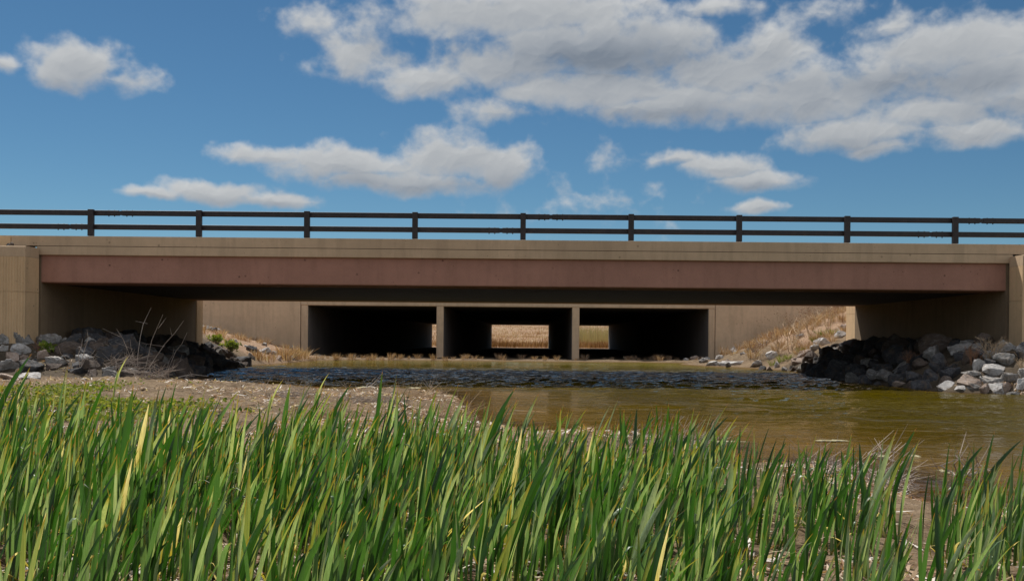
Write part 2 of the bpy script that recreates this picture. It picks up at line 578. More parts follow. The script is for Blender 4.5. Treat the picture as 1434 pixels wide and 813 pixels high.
def sheet(name, X, Y, Z, m, keep=None, attr=None):
    ny_, nx_ = X.shape
    co = np.stack([X.ravel(), Y.ravel(), Z.ravel()], 1).astype(np.float32)
    idx = np.arange(nx_ * ny_).reshape(ny_, nx_)
    q = np.stack([idx[:-1, :-1], idx[:-1, 1:], idx[1:, 1:], idx[1:, :-1]], -1).reshape(-1, 4)
    if keep is not None:
        k = keep.ravel()[q].any(1)
        q = q[k]
        used = np.unique(q)
        mp = np.full(len(co), -1)
        mp[used] = np.arange(len(used))
        q = mp[q]
        co = co[used]
        if attr is not None:
            attr = attr.reshape(-1, attr.shape[-1])[used] if attr.ndim == 3 else attr.ravel()[used]
    me = bpy.data.meshes.new(name)
    me.vertices.add(len(co))
    me.vertices.foreach_set('co', co.ravel())
    me.loops.add(q.size)
    me.loops.foreach_set('vertex_index', q.ravel().astype(np.int32))
    me.polygons.add(len(q))
    me.polygons.foreach_set('loop_start', np.arange(0, q.size, 4, dtype=np.int32))
    me.polygons.foreach_set('loop_total', np.full(len(q), 4, dtype=np.int32))
    me.update(calc_edges=True)
    me.validate()
    me.shade_smooth()
    me.materials.append(m)
    o = bpy.data.objects.new(name, me)
    COL.objects.link(o)
    return o, attr


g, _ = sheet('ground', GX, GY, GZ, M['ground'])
field = sstep(GY, 104, 112)
field = np.maximum(field, sstep(GY, 34.5, 37.5) * sstep(np.abs(GX), 8.6, 10.5) * 0.75)
dark = sstep(GY, 18.8, 19.6) * sstep(GY, 36, 34) * np.maximum(sstep(GX, 7.5, 8.5), sstep(-GX, 7.6, 8.6))  # mask of the painted shade on the ground below bridge and rocks
dark = np.maximum(dark, sstep(GY, 46.5, 48.2) * sstep(GY, 112, 108) * sstep(np.abs(GX + 1.05), 10, 9.7))  # same darkening along the culvert floor
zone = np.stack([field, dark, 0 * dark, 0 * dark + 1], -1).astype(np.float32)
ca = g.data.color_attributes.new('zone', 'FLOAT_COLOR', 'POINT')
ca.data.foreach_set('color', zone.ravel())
tag(g, kind='structure')

wx = grid_axis([(-13, -10, .3), (-10, 11, 0.075), (11, 46, .4)])
wy = grid_axis([(3.5, 34, 0.06), (34, 46.6, 0.25)])
WX, WY = np.meshgrid(wx, wy)
WZ = terrain(WX.ravel(), WY.ravel()).reshape(WX.shape)
ruf = sstep(WY, 19.0, 21.5) * sstep(WY, 36, 33)
opn = sstep(WX, -2, 6) * np.clip(.30 + 1.3 * (fbm(WX * .16 + 4, WY * .30, 3) + .18), .06, .85)
amp = np.maximum(np.maximum(ruf, opn * sstep(WY, 6, 9)), .05) * sstep(WX, 24, 11) * sstep(WY, 36.5, 33.5) * np.clip(-WZ / .15, 0, 1)
band = ruf[..., None][..., 0]
wav = (.085 - .045 * band) * fbm(WX * .75 + .5 * fbm(WX * .6, WY * .6, 2), WY * 1.35, 2) + (.034 + .022 * band) * fbm(WX * 2.6 + .5 * fbm(WX, WY, 2), WY * 3.6, 2) + .012 * fbm(WX * 5.5, WY * 7.5, 1)
w_, dp = sheet('water', WX, WY, wav * amp, M['water'], keep=(WZ < 0.06), attr=np.maximum(0, -WZ))
fa = w_.data.attributes.new('depth', 'FLOAT', 'POINT')
fa.data.foreach_set('value', dp.astype(np.float32))
tag(w_, kind='structure')

# ------------------------------------------------------------------ the bridge
ZP = 3.244      # parapet top
ZG = 3.020      # groove
ZF = 2.810      # fascia bottom
ZS = 2.190      # girder soffit
br = empty('road_bridge', (0, YB0, 0))
tag(br, 'tan and brown concrete road bridge spanning the pond on low abutments', 'bridge')


def parapet(y0, y1, front):
    """front: -1 faces the camera, 1 faces away"""
    e = 0.012
    mb = MB()
    mb.prism_x([(y0, ZG), (y1, ZG), (y1, ZP - e), (y1 - e, ZP), (y0 + e, ZP), (y0, ZP - e)], -11.74, 11.35)
    return mb


parapet(YB0, YB0 + 0.40, -1).build('parapet', M['tan'], br)
parapet(YB1 - 0.40, YB1, 1).build('parapet', M['tan'], br)
for s0, s1 in ((-70, -11.755), (11.365, 70)):
    for y0 in (YB0 + 0.003, YB1 - 0.403):
        mb = MB()
        mb.prism_x([(y0, 2.6), (y0 + .4, 2.6), (y0 + .4, ZP - .012), (y0 + .388, ZP), (y0 + .012, ZP), (y0, ZP - .012)], s0, s1)
        mb.build('parapet', M['tan2'], br)
# lower fascia course below the shadow groove, and the recessed groove strip
for y0, y1 in ((YB0, YB0 + 0.30), (YB1 - 0.30, YB1)):
    mb = MB()
    mb.prism_x([(y0 + .012, ZF), (y1 - .012, ZF), (y1, ZF + .012), (y1, ZG - .012), (y0, ZG - .012), (y0, ZF + .012)], -11.16, 10.90)
    mb.build('fascia', M['tan'], br)
mb = MB()
mb.box(-11.14, 10.88, YB0 + 0.02, YB1 - 0.02, ZG - 0.0118, ZG - 0.0002)
mb.build('shadow_joint', M['soffit'], br)
# girders side by side
ng = 9
gw = (YB1 - YB0 - 0.14) / ng
for k in range(ng):
    y0 = YB0 + 0.07 + k * gw
    mb = MB()
    e = 0.02
    a, b = y0 + .006, y0 + gw - .006
    mb.prism_x([(a, ZS + e), (a + e, ZS), (b - e, ZS), (b, ZS + e), (b, ZF - .002), (a, ZF - .002)], XL, XR)
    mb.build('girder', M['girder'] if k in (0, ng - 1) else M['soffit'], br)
mb = MB()
mb.box(XL - 0.6, XR + 0.6, YB0 + 0.302, YB1 - 0.302, ZF, 2.875)
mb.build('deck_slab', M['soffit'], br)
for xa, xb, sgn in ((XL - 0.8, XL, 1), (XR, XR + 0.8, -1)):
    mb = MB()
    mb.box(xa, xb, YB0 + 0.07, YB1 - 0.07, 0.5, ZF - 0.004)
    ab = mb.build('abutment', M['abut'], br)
    mb = MB()
    if sgn > 0:
        mb.box(xa - .1, xb + 0.10, YB0 - 0.02, YB1 + 0.02, 0.3, 1.20)
    else:
        mb.box(xa - 0.10, xb + .1, YB0 - 0.02, YB1 + 0.02, 0.3, 1.26)
    f_ = mb.build('footing', M['footing'], ab, bevel=0.015)
    f_.matrix_parent_inverse = Matrix.Translation(-br.location)

# road on the bridge and its approaches, with markings
mb = MB()
mb.box(-400, 400, YB0 + 0.41, YB1 - 0.41, 2.70, 2.895)
rd = mb.build('road', M['asphalt'])
tag(rd, kind='structure')
mb = MB()
for y in (YB0 + 1.0, YB1 - 1.0):
    mb.box(-400, 400, y - .06, y + .06, 2.896, 2.899)
for k in range(-40, 41):
    mb.box(k * 9, k * 9 + 3, 27.74, 27.86, 2.896, 2.899)
mk = mb.build('road_markings', M['marking'])
tag(mk, kind='structure')

# wing walls: ribbed face, smooth coping
def wing(xa, xb, y_out, y_in, inner, label, top=2.955):
    """y_out: the ribbed outer face, y_in: the face against the bridge; inner: x of the smooth end face"""
    o = empty('wing_wall', ((xa + xb) / 2, (y_out + y_in) / 2, 0.6))
    tag(o, label, 'wall', 'ribbed concrete wing walls of the bridge')
    s = -1 if y_out < y_in else 1
    zc = top - 0.235
    # ribbed body: outline in plan extruded upwards, inner 0.05 m left smooth as an arris
    xs0, xs1 = min(xa, xb), max(xa, xb)
    pts = [(xs0, y_in), (xs1, y_in)] if s < 0 else [(xs1, y_in), (xs0, y_in)]
    ribs = []
    x = xs1 if s < 0 else xs0
    st = 0.062
    first = True
    lim = (xs1 - xs0) / st
    for k in range(int(lim)):
        a = x
        b = x - st if s < 0 else x + st
        sg = -1 if s < 0 else 1
        dpt = 0.010 * (0.8 + 0.4 * rnd.random())
        ribs += [(a, y_out), (a + sg * st * .52, y_out), (a + sg * st * .62, y_out - s * dpt), (a + sg * st * .9, y_out - s * dpt)]
        x = b
    ribs.append((xs0 if s < 0 else xs1, y_out))
    out = pts + ribs
    n = len(out)
    mb = MB()
    for z0, z1 in ((0.35, 1.946), (1.954, zc)):
        mb.add([(x_, y_, z0) for x_, y_ in out] + [(x_, y_, z1) for x_, y_ in out],
               [tuple(range(n))[::-1], tuple(range(n, 2 * n))] + [(i, (i + 1) % n, n + (i + 1) % n, n + i) for i in range(n)])
    mb.box(xs0 + .02, xs1 - .02, min(y_out, y_in) + .03, max(y_out, y_in) - .03, 1.94, 1.96)
    mb.build('wall_body', M['tan2'], o)
    mb = MB()
    y0, y1 = min(y_out, y_in), max(y_out, y_in)
    mb.prism_x([(y0, zc + .003), (y1, zc + .003), (y1, top - .02), (y1 - .02, top), (y0 + .02, top), (y0, top - .02)], xs0, xs1)
    mb.build('coping', M['tan'], o)
    return o


wing(-17, XL - 0.004, 21.86, YB0 - 0.03, XL, 'ribbed tan wing wall at left end of bridge, above the grey boulders')
wing(XR + 0.03, 17, 21.86, YB0 - 0.03, XR, 'wing wall at right end of bridge with a sunlit triangle on its edge')
wing(-17, XL - 0.004, 33.75, YB1 + 0.03, XL, 'narrow wall end seen beyond the left abutment against the far wall')
wing(XR + 0.05, 17, 34.1, YB1 + 0.03, XR, 'narrow brightly sunlit wall end beyond the dark right abutment')

# railing
rl = empty('bridge_railing', (0, YB0 + 0.2, ZP))
tag(rl, 'dark brown two-rail metal railing along the top of the bridge parapet', 'railing')
sp = 151.0 * (YB0 + .2) / F
x_first = (733 - VPX) * (YB0 + .2) / F - 0.03
yp = YB0 + 0.16
for k in range(-9, 11):
    x = x_first + k * sp
    mb = MB()
    mb.box(x - .062, x + .062, yp - .05, yp + .05, ZP + .02, 3.868)
    po = mb.build('post', M['rail'], rl, bevel=0.006)
    mb = MB()
    mb.box(x - .115, x + .115, yp - .10, yp + .12, ZP + 0.001, ZP + .02)
    for sx in (-.09, .09):
        for sy in (-.075, .095):
            mb.tube([(x + sx, yp + sy, ZP + .02), (x + sx, yp + sy, ZP + .055)], .014, 6)
    q = mb.build('base_plate', M['rail'], po)
    q.matrix_parent_inverse = Matrix.Translation(-rl.location)
for z0, z1, off in ((3.742, 3.858, (-95.0, 770.0 - 2 * 604, 770 - 604, 770.0, 770 + 604)), (3.424, 3.540, (770.0 - 604 * 2 - 75, 95, 700, 1303))):
    xs = sorted((px - VPX) * (YB0 + .2) / F for px in off)
    edges = [-26.0] + xs + [26.0]
    for a, b in zip(edges[:-1], edges[1:]):
        mb = MB()
        mb.box(a + .028, b - .028, yp + .052, yp + .152, z0, z1)
        mb.build('rail', M['rail'], rl, bevel=0.012)
    for x in xs:
        mb = MB()
        mb.box(x - .33, x + .33, yp + .062, yp + .142, z0 + .012, z1 - .012)
        for sx in (-.27, -.14, .14, .27):
            mb.tube([(x + sx, yp + .102, z0 - .022), (x + sx, yp + .102, z1 + .010)], .013, 6)
        mb.build('splice', M['rail'], rl)

# ------------------------------------------------------------------ culvert and far walls
cu = empty('box_culvert', (-1.05, YC0, 0))
tag(cu, 'three-cell concrete box culvert in the far wall, its openings nearly black', 'culvert')
CX = [-11.05, -10.71, -4.51, -4.17, 2.03, 2.38, 8.61, 8.92]
ZR = 2.55
for i, nm in ((0, 'end_wall'), (2, 'dividing_wall'), (4, 'dividing_wall'), (6, 'end_wall')):
    mb = MB()
    xa, xb = CX[i], CX[i + 1]
    c_ = 0.03
    n_ = [(xa, YC1), (xa, YC0 + c_), (xa + c_, YC0), (xb - c_, YC0), (xb, YC0 + c_), (xb, YC1)]
    k = len(n_)
    mb.add([(a, b, -0.4) for a, b in n_] + [(a, b, ZR) for a, b in n_],
           [tuple(range(k))[::-1], tuple(range(k, 2 * k))] + [(j, (j + 1) % k, k + (j + 1) % k, k + j) for j in range(k)])
    o = mb.build(nm, M['wall'], cu)
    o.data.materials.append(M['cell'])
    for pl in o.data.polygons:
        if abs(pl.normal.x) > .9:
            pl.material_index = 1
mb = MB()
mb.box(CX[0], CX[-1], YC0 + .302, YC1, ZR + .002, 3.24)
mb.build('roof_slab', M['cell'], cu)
mb = MB()
mb.prism_x([(YC0 + .03, ZR + .002), (YC0 + .30, ZR + .002), (YC0 + .30, 3.7), (YC0, 3.7), (YC0, ZR + .03)], CX[0], CX[-1])
mb.build('headwall', M['wall'], cu)
mb = MB()
mb.box(-400, 400, YC0 + 0.9, YC1 - .9, 3.0, 3.30)
tag(mb.build('road', M['asphalt']), kind='structure')


def retaining(x0, x1, label, hole=None, lines=()):
    o = empty('retaining_wall', ((x0 + x1) / 2, YC0, 0))
    tag(o, label, 'wall')
    mb = MB()
    # lifts separated by a fine form line
    for z0, z1 in ((-.4, 1.955), (1.962, 3.7)):
        mb.prism_x([(YC0 + .004, z0), (YC0 + .34, z0), (YC0 + .34, z1), (YC0 + .004, z1)], x0, x1)
    mb.box(x0 + .01, x1 - .01, YC0 + .012, YC0 + .33, 1.95, 1.97)
    mb.build('wall_face', M['wall'], o)
    if hole:
        mb = MB()
        hx, hz, r = hole
        n = 20
        ring = [(hx + r * math.cos(2 * math.pi * k / n), hz + r * math.sin(2 * math.pi * k / n)) for k in range(n)]
        ring2 = [(hx + r * 1.12 * math.cos(2 * math.pi * k / n), hz + r * 1.12 * math.sin(2 * math.pi * k / n)) for k in range(n)]
        mb.add([(a, YC0 - .004, b) for a, b in ring] + [(a, YC0 - .004, b) for a, b in ring2] + [(a, YC0 + .002, b) for a, b in ring] + [(a, YC0 + .003, b) for a, b in ring2],
               [(k, (k + 1) % n, n + (k + 1) % n, n + k) for k in range(n)] + [tuple(range(2 * n, 3 * n))] +
               [(k, 2 * n + k, 2 * n + (k + 1) % n, (k + 1) % n) for k in range(n)] + [(n + k, n + (k + 1) % n, 3 * n + (k + 1) % n, 3 * n + k) for k in range(n)])
        mb.build('drain_hole', M['hole'], o)
    return o


retaining(-30, CX[0] - .025, 'long tan concrete wall left of the culvert beyond the bridge')
X_END = 14.75
retaining(CX[-1] + .025, X_END, 'tan concrete wall right of the culvert with a small round drain hole', hole=(at(1011, 495, YC0)[0], at(1011, 495, YC0)[2], 0.085))

# ------------------------------------------------------------------ rocks
def rock_mesh(seed, m, flat=0.75, npts=15, det=2):
    r = random.Random(seed)
    bm = bmesh.new()
    ax = (1.0, r.uniform(.62, .9), r.uniform(.5, .85) * flat / .75)
    for i in range(npts):
        while True:
            v = Vector((r.gauss(0, 1), r.gauss(0, 1), r.gauss(0, 1)))
            if v.length > .1:
                break
        v.normalize()
        # boxy, angular boulders
        k = max(abs(v.x), abs(v.y), abs(v.z))
        v = v.lerp(v / k, 0.42) * r.uniform(.86, 1.0)
        bm.verts.new((v.x * ax[0], v.y * ax[1], v.z * ax[2]))
    res = bmesh.ops.convex_hull(bm, input=bm.verts)
    junk = [e for e in res['geom_interior'] + res['geom_unused'] if isinstance(e, bmesh.types.BMVert)]
    bmesh.ops.delete(bm, geom=list(set(junk)), context='VERTS')
    bmesh.ops.dissolve_limit(bm, angle_limit=R(14), verts=bm.verts, edges=bm.edges)
    bmesh.ops.bevel(bm, geom=list(bm.edges), offset=0.07, segments=2, affect='EDGES', profile=0.6, clamp_overlap=True)
    bmesh.ops.triangulate(bm, faces=bm.faces)
    for _ in range(det):
        long = [e for e in bm.edges if e.calc_length() > 0.16]
        if long:
            bmesh.ops.subdivide_edges(bm, edges=long, cuts=1)
            bmesh.ops.triangulate(bm, faces=bm.faces)
    from mathutils import noise as mn
    off = Vector((r.uniform(0, 99), r.uniform(0, 99), r.uniform(0, 99)))
    bm.normal_update()
    for v in bm.verts:
        q = v.co + off
        v.co += v.normal * (0.10 * mn.fractal(q * 2.2, 1.0, 2.0, 4) + 0.03 * mn.noise(q * 9))
    me = bpy.data.meshes.new('rock')
    bm.to_mesh(me)
    bm.free()
    me.materials.append(m)
    me.shade_smooth()
    me.set_sharp_from_angle(angle=R(32))
    return me


ROCKS = [rock_mesh(100 + i, M['rock_grey'], flat=(.62 if i % 3 else .85)) for i in range(20)]
placed = []      # (x, y, r)


def put_rock(x, y, z, hx, hz, tone, label, group, cat='rock', name='riprap_rock', k=None, tilt=0.3):
    me = ROCKS[rnd.randrange(len(ROCKS)) if k is None else k]
    zs = hz / (max(v.co.z for v in me.vertices))
    o = inst(me, name, (x, y, z), (rnd.uniform(-tilt, tilt), rnd.uniform(-tilt, tilt), rnd.uniform(-.6, .6) + (math.pi if rnd.random() < .5 else 0)),
             (hx, hx * rnd.uniform(.8, 1.05), zs), M[tone])
    tag(o, label, cat, group)
    placed.append((x, y, hx))
    return o


GL, GR, GF, GFL = 'boulders below the left wing wall', 'boulders at the right waterline', 'rocks on the far right bank', 'rocks on the far left bank'
hand = [
    # px, py, width, height, tone, label, group
    (8, 462, 19, 19, 'rock_dark', 'dark slate boulder leaning against the foot of the ribbed left wall', GL),
    (3, 476, 16, 20, 'rock_grey', 'grey boulder cut by the left edge just below the dark slate one', GL),
    (28, 475, 34, 21, 'rock_grey', 'broad grey boulder with pale top below the corner of the ribbed wall', GL),
    (43, 470, 15, 15, 'rock_dark', 'small blue-grey boulder touching the right side of the broad grey one', GL),
    (30, 491, 34, 16, 'rock_white', 'whitish oblong boulder below the corner of the ribbed left wall', GL),
    (3, 488, 18, 14, 'rock_white', 'pale boulder at the left edge level with the whitish oblong one', GL),
    (15, 500, 28, 17, 'rock_pink', 'pinkish tan flat boulder under the whitish oblong boulder', GL),
    (33, 501, 15, 9, 'rock_pink', 'fist-like small pink rock on top of the dark slate block', GL),
    (8, 511, 32, 24, 'rock_white', 'large pale grey boulder at the left edge near the grass', GL),
    (42, 513, 40, 22, 'rock_dark', 'dark slate block lying at the front of the left boulders', GL),
    (37, 526, 36, 13, 'rock_white', 'low flat pale boulder in front of the dark slate block', GL),
    (12, 528, 32, 11, 'rock_pink', 'low tan boulder half sunk in grass at the left edge', GL),
    (80, 504, 38, 19, 'rock_grey', 'grey boulder with bright top right of the dark slate block', GL),
    (72, 513, 26, 11, 'rock_brown', 'low reddish brown rock under the bright-topped grey boulder', GL),
    (96, 487, 44, 23, 'rock_brown', 'big rounded brown boulder half in the shade below the left abutment', GL),
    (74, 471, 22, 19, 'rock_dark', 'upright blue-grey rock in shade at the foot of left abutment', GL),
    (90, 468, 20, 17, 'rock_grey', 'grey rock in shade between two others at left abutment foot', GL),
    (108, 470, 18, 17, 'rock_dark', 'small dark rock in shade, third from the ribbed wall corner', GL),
    (115, 502, 26, 13, 'rock_white', 'pale flat rock lying behind the dead stalks at left', GL),
    (126, 512, 26, 19, 'rock_brown', 'dark brown boulder among the dead stalks', GL),
    (60, 498, 18, 15, 'rock_pink', 'tan wedge-shaped rock between oblong white and brown boulders', GL),
    (56, 484, 20, 16, 'rock_dark', 'dark rock in the gap behind the whitish oblong boulder', GL),
    (150, 520, 26, 14, 'rock_grey', 'grey rock at the waterside end of the dead stalks', GL),
    (1327, 541, 30, 14, 'rock_white', 'low white rock at the waterline, first one out of the bridge shadow', GR),
    (1361, 535, 40, 19, 'rock_pink', 'broad pinkish tan boulder at the right waterline', GR),
    (1364, 544, 24, 13, 'rock_grey', 'grey block standing in the water before the broad pinkish boulder', GR),
    (1374, 511, 21, 19, 'rock_white', 'upright pale rock beside the reddish dry bush', GR),
    (1391, 518, 40, 15, 'rock_white', 'long flat white boulder in the middle of the right sunlit pile', GR),
    (1391, 531, 32, 15, 'rock_grey', 'grey boulder under the long flat white one', GR),
    (1396, 543, 23, 18, 'rock_white', 'white angular rock at waterline under the grey boulder', GR),
    (1414, 543, 24, 18, 'rock_pink', 'pale pink rock at the waterline near the right edge', GR),
    (1414, 528, 26, 17, 'rock_grey', 'mid-grey boulder above the pale pink waterline rock', GR),
    (1412, 504, 40, 19, 'rock_grey', 'large grey-white boulder below the dry bush at the right', GR),
    (1424, 485, 34, 11, 'rock_white', 'thin pale slab lying under the right wing wall', GR),
    (1426, 475, 32, 14, 'rock_dark', 'dark slate slab against the foot of the right wing wall', GR),
    (1432, 539, 18, 22, 'rock_white', 'white rock cut by the right edge at the waterline', GR),
    (1433, 523, 18, 15, 'rock_grey', 'grey rock cut by the right edge above the white one', GR),
    (1361, 524, 28, 11, 'rock_grey', 'flat grey rock at the edge of shade above the broad pinkish boulder', GR),
    (1387, 507, 18, 12, 'rock_dark', 'small dark rock wedged behind the long flat white boulder', GR),
    (1421, 551, 22, 8, 'rock_grey', 'small low rock awash in front of the pale pink one', GR),
    (1380, 544, 16, 17, 'rock_pink', 'narrow pink rock between the grey block and white angular rock', GR),
    (1345, 547, 16, 8, 'rock_white', 'small pale stone awash beside the first sunlit white rock', GR),
    (1327, 476, 32, 20, 'rock_brown', 'pyramid-shaped brown rock at the foot of the right abutment', GR),
    (1315, 493, 42, 24, 'rock_grey', 'slanting streaky grey boulder in shade under the pyramid rock', GR),
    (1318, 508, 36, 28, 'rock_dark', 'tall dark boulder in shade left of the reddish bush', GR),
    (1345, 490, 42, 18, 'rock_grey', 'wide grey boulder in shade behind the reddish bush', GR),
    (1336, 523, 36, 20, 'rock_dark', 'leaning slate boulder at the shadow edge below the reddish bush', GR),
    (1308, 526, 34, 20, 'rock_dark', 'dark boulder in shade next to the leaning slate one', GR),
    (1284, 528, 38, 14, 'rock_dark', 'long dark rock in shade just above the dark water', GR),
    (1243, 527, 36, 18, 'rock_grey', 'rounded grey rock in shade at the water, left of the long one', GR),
    (1263, 537, 26, 9, 'rock_pink', 'low tan rock in shade lying at the water line', GR),
    (1024, 507, 42, 12, 'rock_white', 'long white slab at the foot of far right wall under the drain hole', GF),
    (1057, 510, 24, 11, 'rock_grey', 'grey rock beside the long white slab on far bank', GF),
    (1068, 515, 12, 8, 'rock_dark', 'small dark rock at the far waterline next to the grey one', GF),
    (1080, 517, 13, 7, 'rock_pink', 'small tan rock on the far waterline below the green tuft', GF),
    (1090, 511, 11, 10, 'rock_white', 'small pale rock standing above the far waterline', GF),
    (1101, 517, 14, 7, 'rock_white', 'low pale rock touching the bridge shadow at the far waterline', GF),
    (1119, 505, 26, 12, 'rock_pink', 'flat tan rock on the edge of the dark slope', GF),
    (1128, 495, 24, 12, 'rock_pink', 'tan boulder above the flat one on the dark slope edge', GF),
    (1141, 487, 20, 12, 'rock_grey', 'grey-white rock midway up the sunlit slope edge', GF),
    (1147, 479, 20, 12, 'rock_white', 'pale rock near the dry shrub on slope edge', GF),
    (1160, 478, 22, 9, 'rock_white', 'flat white rock high on the sunlit slope edge', GF),
    (1179, 468, 24, 10, 'rock_white', 'topmost white rock below the bright far wall end', GF),
    (998, 509, 20, 8, 'rock_white', 'pale rock at the right corner of the culvert mouth', GF),
    (281, 458, 11, 9, 'rock_white', 'pale rock just beyond the left abutment end', GFL),
    (290, 459, 12, 8, 'rock_grey', 'grey rock against the far wall, second past the left abutment', GFL),
    (299, 461, 11, 8, 'rock_dark', 'dark little rock, furthest right of those by the far left wall', GFL),
    (352, 488, 16, 13, 'rock_dark', 'dark rock right of the leafy green plant', GFL),
    (353, 498, 13, 12, 'rock_grey', 'grey rock under the dark one beside the dry stubble', GFL),
    (368, 491, 24, 9, 'rock_white', 'flat white rock behind the dry stubble on far left bank', GFL),
    (385, 494, 14, 7, 'rock_white', 'small white rock between flat one and dry grass clump', GFL),
]
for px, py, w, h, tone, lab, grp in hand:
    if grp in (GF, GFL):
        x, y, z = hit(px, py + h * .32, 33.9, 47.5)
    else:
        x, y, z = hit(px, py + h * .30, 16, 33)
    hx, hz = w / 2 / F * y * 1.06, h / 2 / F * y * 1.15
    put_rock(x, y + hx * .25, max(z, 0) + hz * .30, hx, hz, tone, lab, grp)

tones = ['rock_grey', 'rock_grey', 'rock_dark', 'rock_brown', 'rock_grey', 'rock_dark', 'rock_white']


def scatter(n, xr, yr, size, label, group, cond, zmul=.72, tn=tones, sep=.80, tries=9000):
    c = 0
    for _ in range(tries):
        if c >= n:
            break
        x, y = rnd.uniform(*xr), rnd.uniform(*yr)
        s = rnd.uniform(*size) * (1 if rnd.random() < .7 else .65)
        if not cond(x, y):
            continue
        if any((x - a) ** 2 + (y - b) ** 2 < ((s + r) * sep) ** 2 for a, b, r in placed):
            continue
        z = hgt(x, y)
        put_rock(x, y, max(z, -.12) + s * .12, s, s * zmul, rnd.choice(tn), label, group, tilt=.5)
        c += 1
    print('scatter', label, c)
    return c


def sd(x, y):
    return float(shore_dist(np.array([x]), np.array([y]))[0])


shade_tones = ['rock_dark', 'rock_dark', 'rock_brown', 'rock_dark', 'rock_brown', 'rock_dark', 'rock_grey']  # mostly dark tones, putting the bridge's shade into the rock colour
scatter(105, (7.9, XR - .15), (20.9, 34.2), (.26, .50), 'angular rock coloured darker for the deep shade of the right riprap slope', 'shaded riprap under right half of bridge', lambda x, y: sd(x, y) > -.1, tn=shade_tones)
scatter(85, (XL + .15, -7.9), (22.4, 34.0), (.26, .46), 'angular rock coloured darker for the deep shade of the left riprap slope', 'shaded riprap under left half of bridge', lambda x, y: sd(x, y) > -.1, tn=shade_tones)
scatter(34, (9.3, 13.0), (19.6, 21.7), (.15, .30), 'small grey filler stone among the sunlit right boulders', 'filler stones in right boulder pile', lambda x, y: sd(x, y) > -.05, tn=['rock_grey', 'rock_white', 'rock_dark'])
scatter(26, (-9.9, -7.9), (20.0, 22.6), (.2, .4), 'angular rock coloured darker for the deep shade of the left riprap slope', 'shaded riprap under left half of bridge', lambda x, y: sd(x, y) > -.1, tn=shade_tones)
scatter(40, (-14.0, -9.7), (19.2, 21.7), (.14, .28), 'small grey filler stone among the left boulders', 'filler stones in left boulder pile', lambda x, y: True, tn=['rock_grey', 'rock_white', 'rock_brown', 'rock_dark'])
scatter(22, (7.2, 14.5), (36.5, 47.2), (.14, .3), 'pale stone scattered in dry grass on the far right bank', 'loose stones on far right bank', lambda x, y: 0 < sd(x, y) < 3.5, tn=['rock_white', 'rock_grey', 'rock_pink'])
scatter(12, (-15, -9.5), (36.5, 47.2), (.12, .26), 'pale stone scattered in dry grass on the far left bank', 'loose stones on far left bank', lambda x, y: 0 < sd(x, y) < 5, tn=['rock_white', 'rock_grey', 'rock_pink'])

# dry stone wall at the end of the right retaining wall
mb = MB()
mb.box(X_END + .03, 21.0, YC0 + .32, YC0 + .7, 0.5, 3.35)
sw = mb.build('stone_wall', M['footing'])
tag(sw, 'rough dark and white stacked stone wall at end of far right wall', 'wall')
bm = bmesh.new()
tmp = []
for k in range(150):
    me = ROCKS[k % len(ROCKS)]
    s = rnd.uniform(.12, .24)
    T = Matrix.Translation((rnd.uniform(X_END + .2, 20.8), YC0 + rnd.uniform(.16, .34), rnd.uniform(.9, 3.3))) @ Euler((rnd.uniform(0, 6), rnd.uniform(0, 6), rnd.uniform(0, 6))).to_matrix().to_4x4() @ Matrix.Scale(s, 4)
    b = len(bm.verts)
    nb = bmesh.new()
    nb.from_mesh(me)
    nb.transform(T)
    tm = bpy.data.meshes.new('tmp')
    nb.to_mesh(tm)
    nb.free()
    bm.from_mesh(tm)
    bpy.data.meshes.remove(tm)
me = bpy.data.meshes.new('stone_facing')
bm.to_mesh(me)
bm.free()
me.materials.clear()
me.materials.append(M['rock_grey'])
o = bpy.data.objects.new('stone_facing', me)
COL.objects.link(o)
o.parent = sw

# ------------------------------------------------------------------ blades, tufts, shrubs
def blade(mb, base, L, lean, bend, w, face, twist, tint_r, dry=0.0, seg=9, droop=0.0, fold=0.25):
    """A strap leaf: lean = initial tilt vector (x,y), bend = extra sideways curve at the tip (x,y)"""
    bx, by, bz = base
    P = []
    for i in range(seg + 1):
        t = i / seg
        x = bx + L * (lean[0] * t + bend[0] * t ** 2.4)
        y = by + L * (lean[1] * t + bend[1] * t ** 2.4)
        z = bz + L * (t * math.sqrt(max(.15, 1 - lean[0] ** 2 - lean[1] ** 2)) - droop * t ** 5 - 0.35 * (bend[0] ** 2 + bend[1] ** 2) * t ** 3)
        P.append(Vector((x, y, z)))
    vs, fs, cs = [], [], []
    for i, p in enumerate(P):
        t = i / seg
        tg = (P[min(i + 1, seg)] - P[max(i - 1, 0)]).normalized()
        a = face + twist * t
        wd = Vector((math.cos(a), math.sin(a), 0))
        wd = (wd - tg * wd.dot(tg)).normalized()
        nrm = tg.cross(wd)
        ww = w * (0.72 + 0.28 * min(1, t / .35)) * (1 if t < .60 else max(0.03, (1 - ((t - .60) / .40) ** 2.3)))
        for kx, kz in ((-.5, fold), (0, 0), (.5, fold)):
            vs.append(tuple(p + wd * ww * kx + nrm * ww * kz * .6))
            cs.append((t, tint_r, dry, 1))
    for i in range(seg):
        for k in range(2):
            b = i * 3 + k
            fs.append((b, b + 1, b + 4, b + 3))
    mb.add(vs, fs, cs)


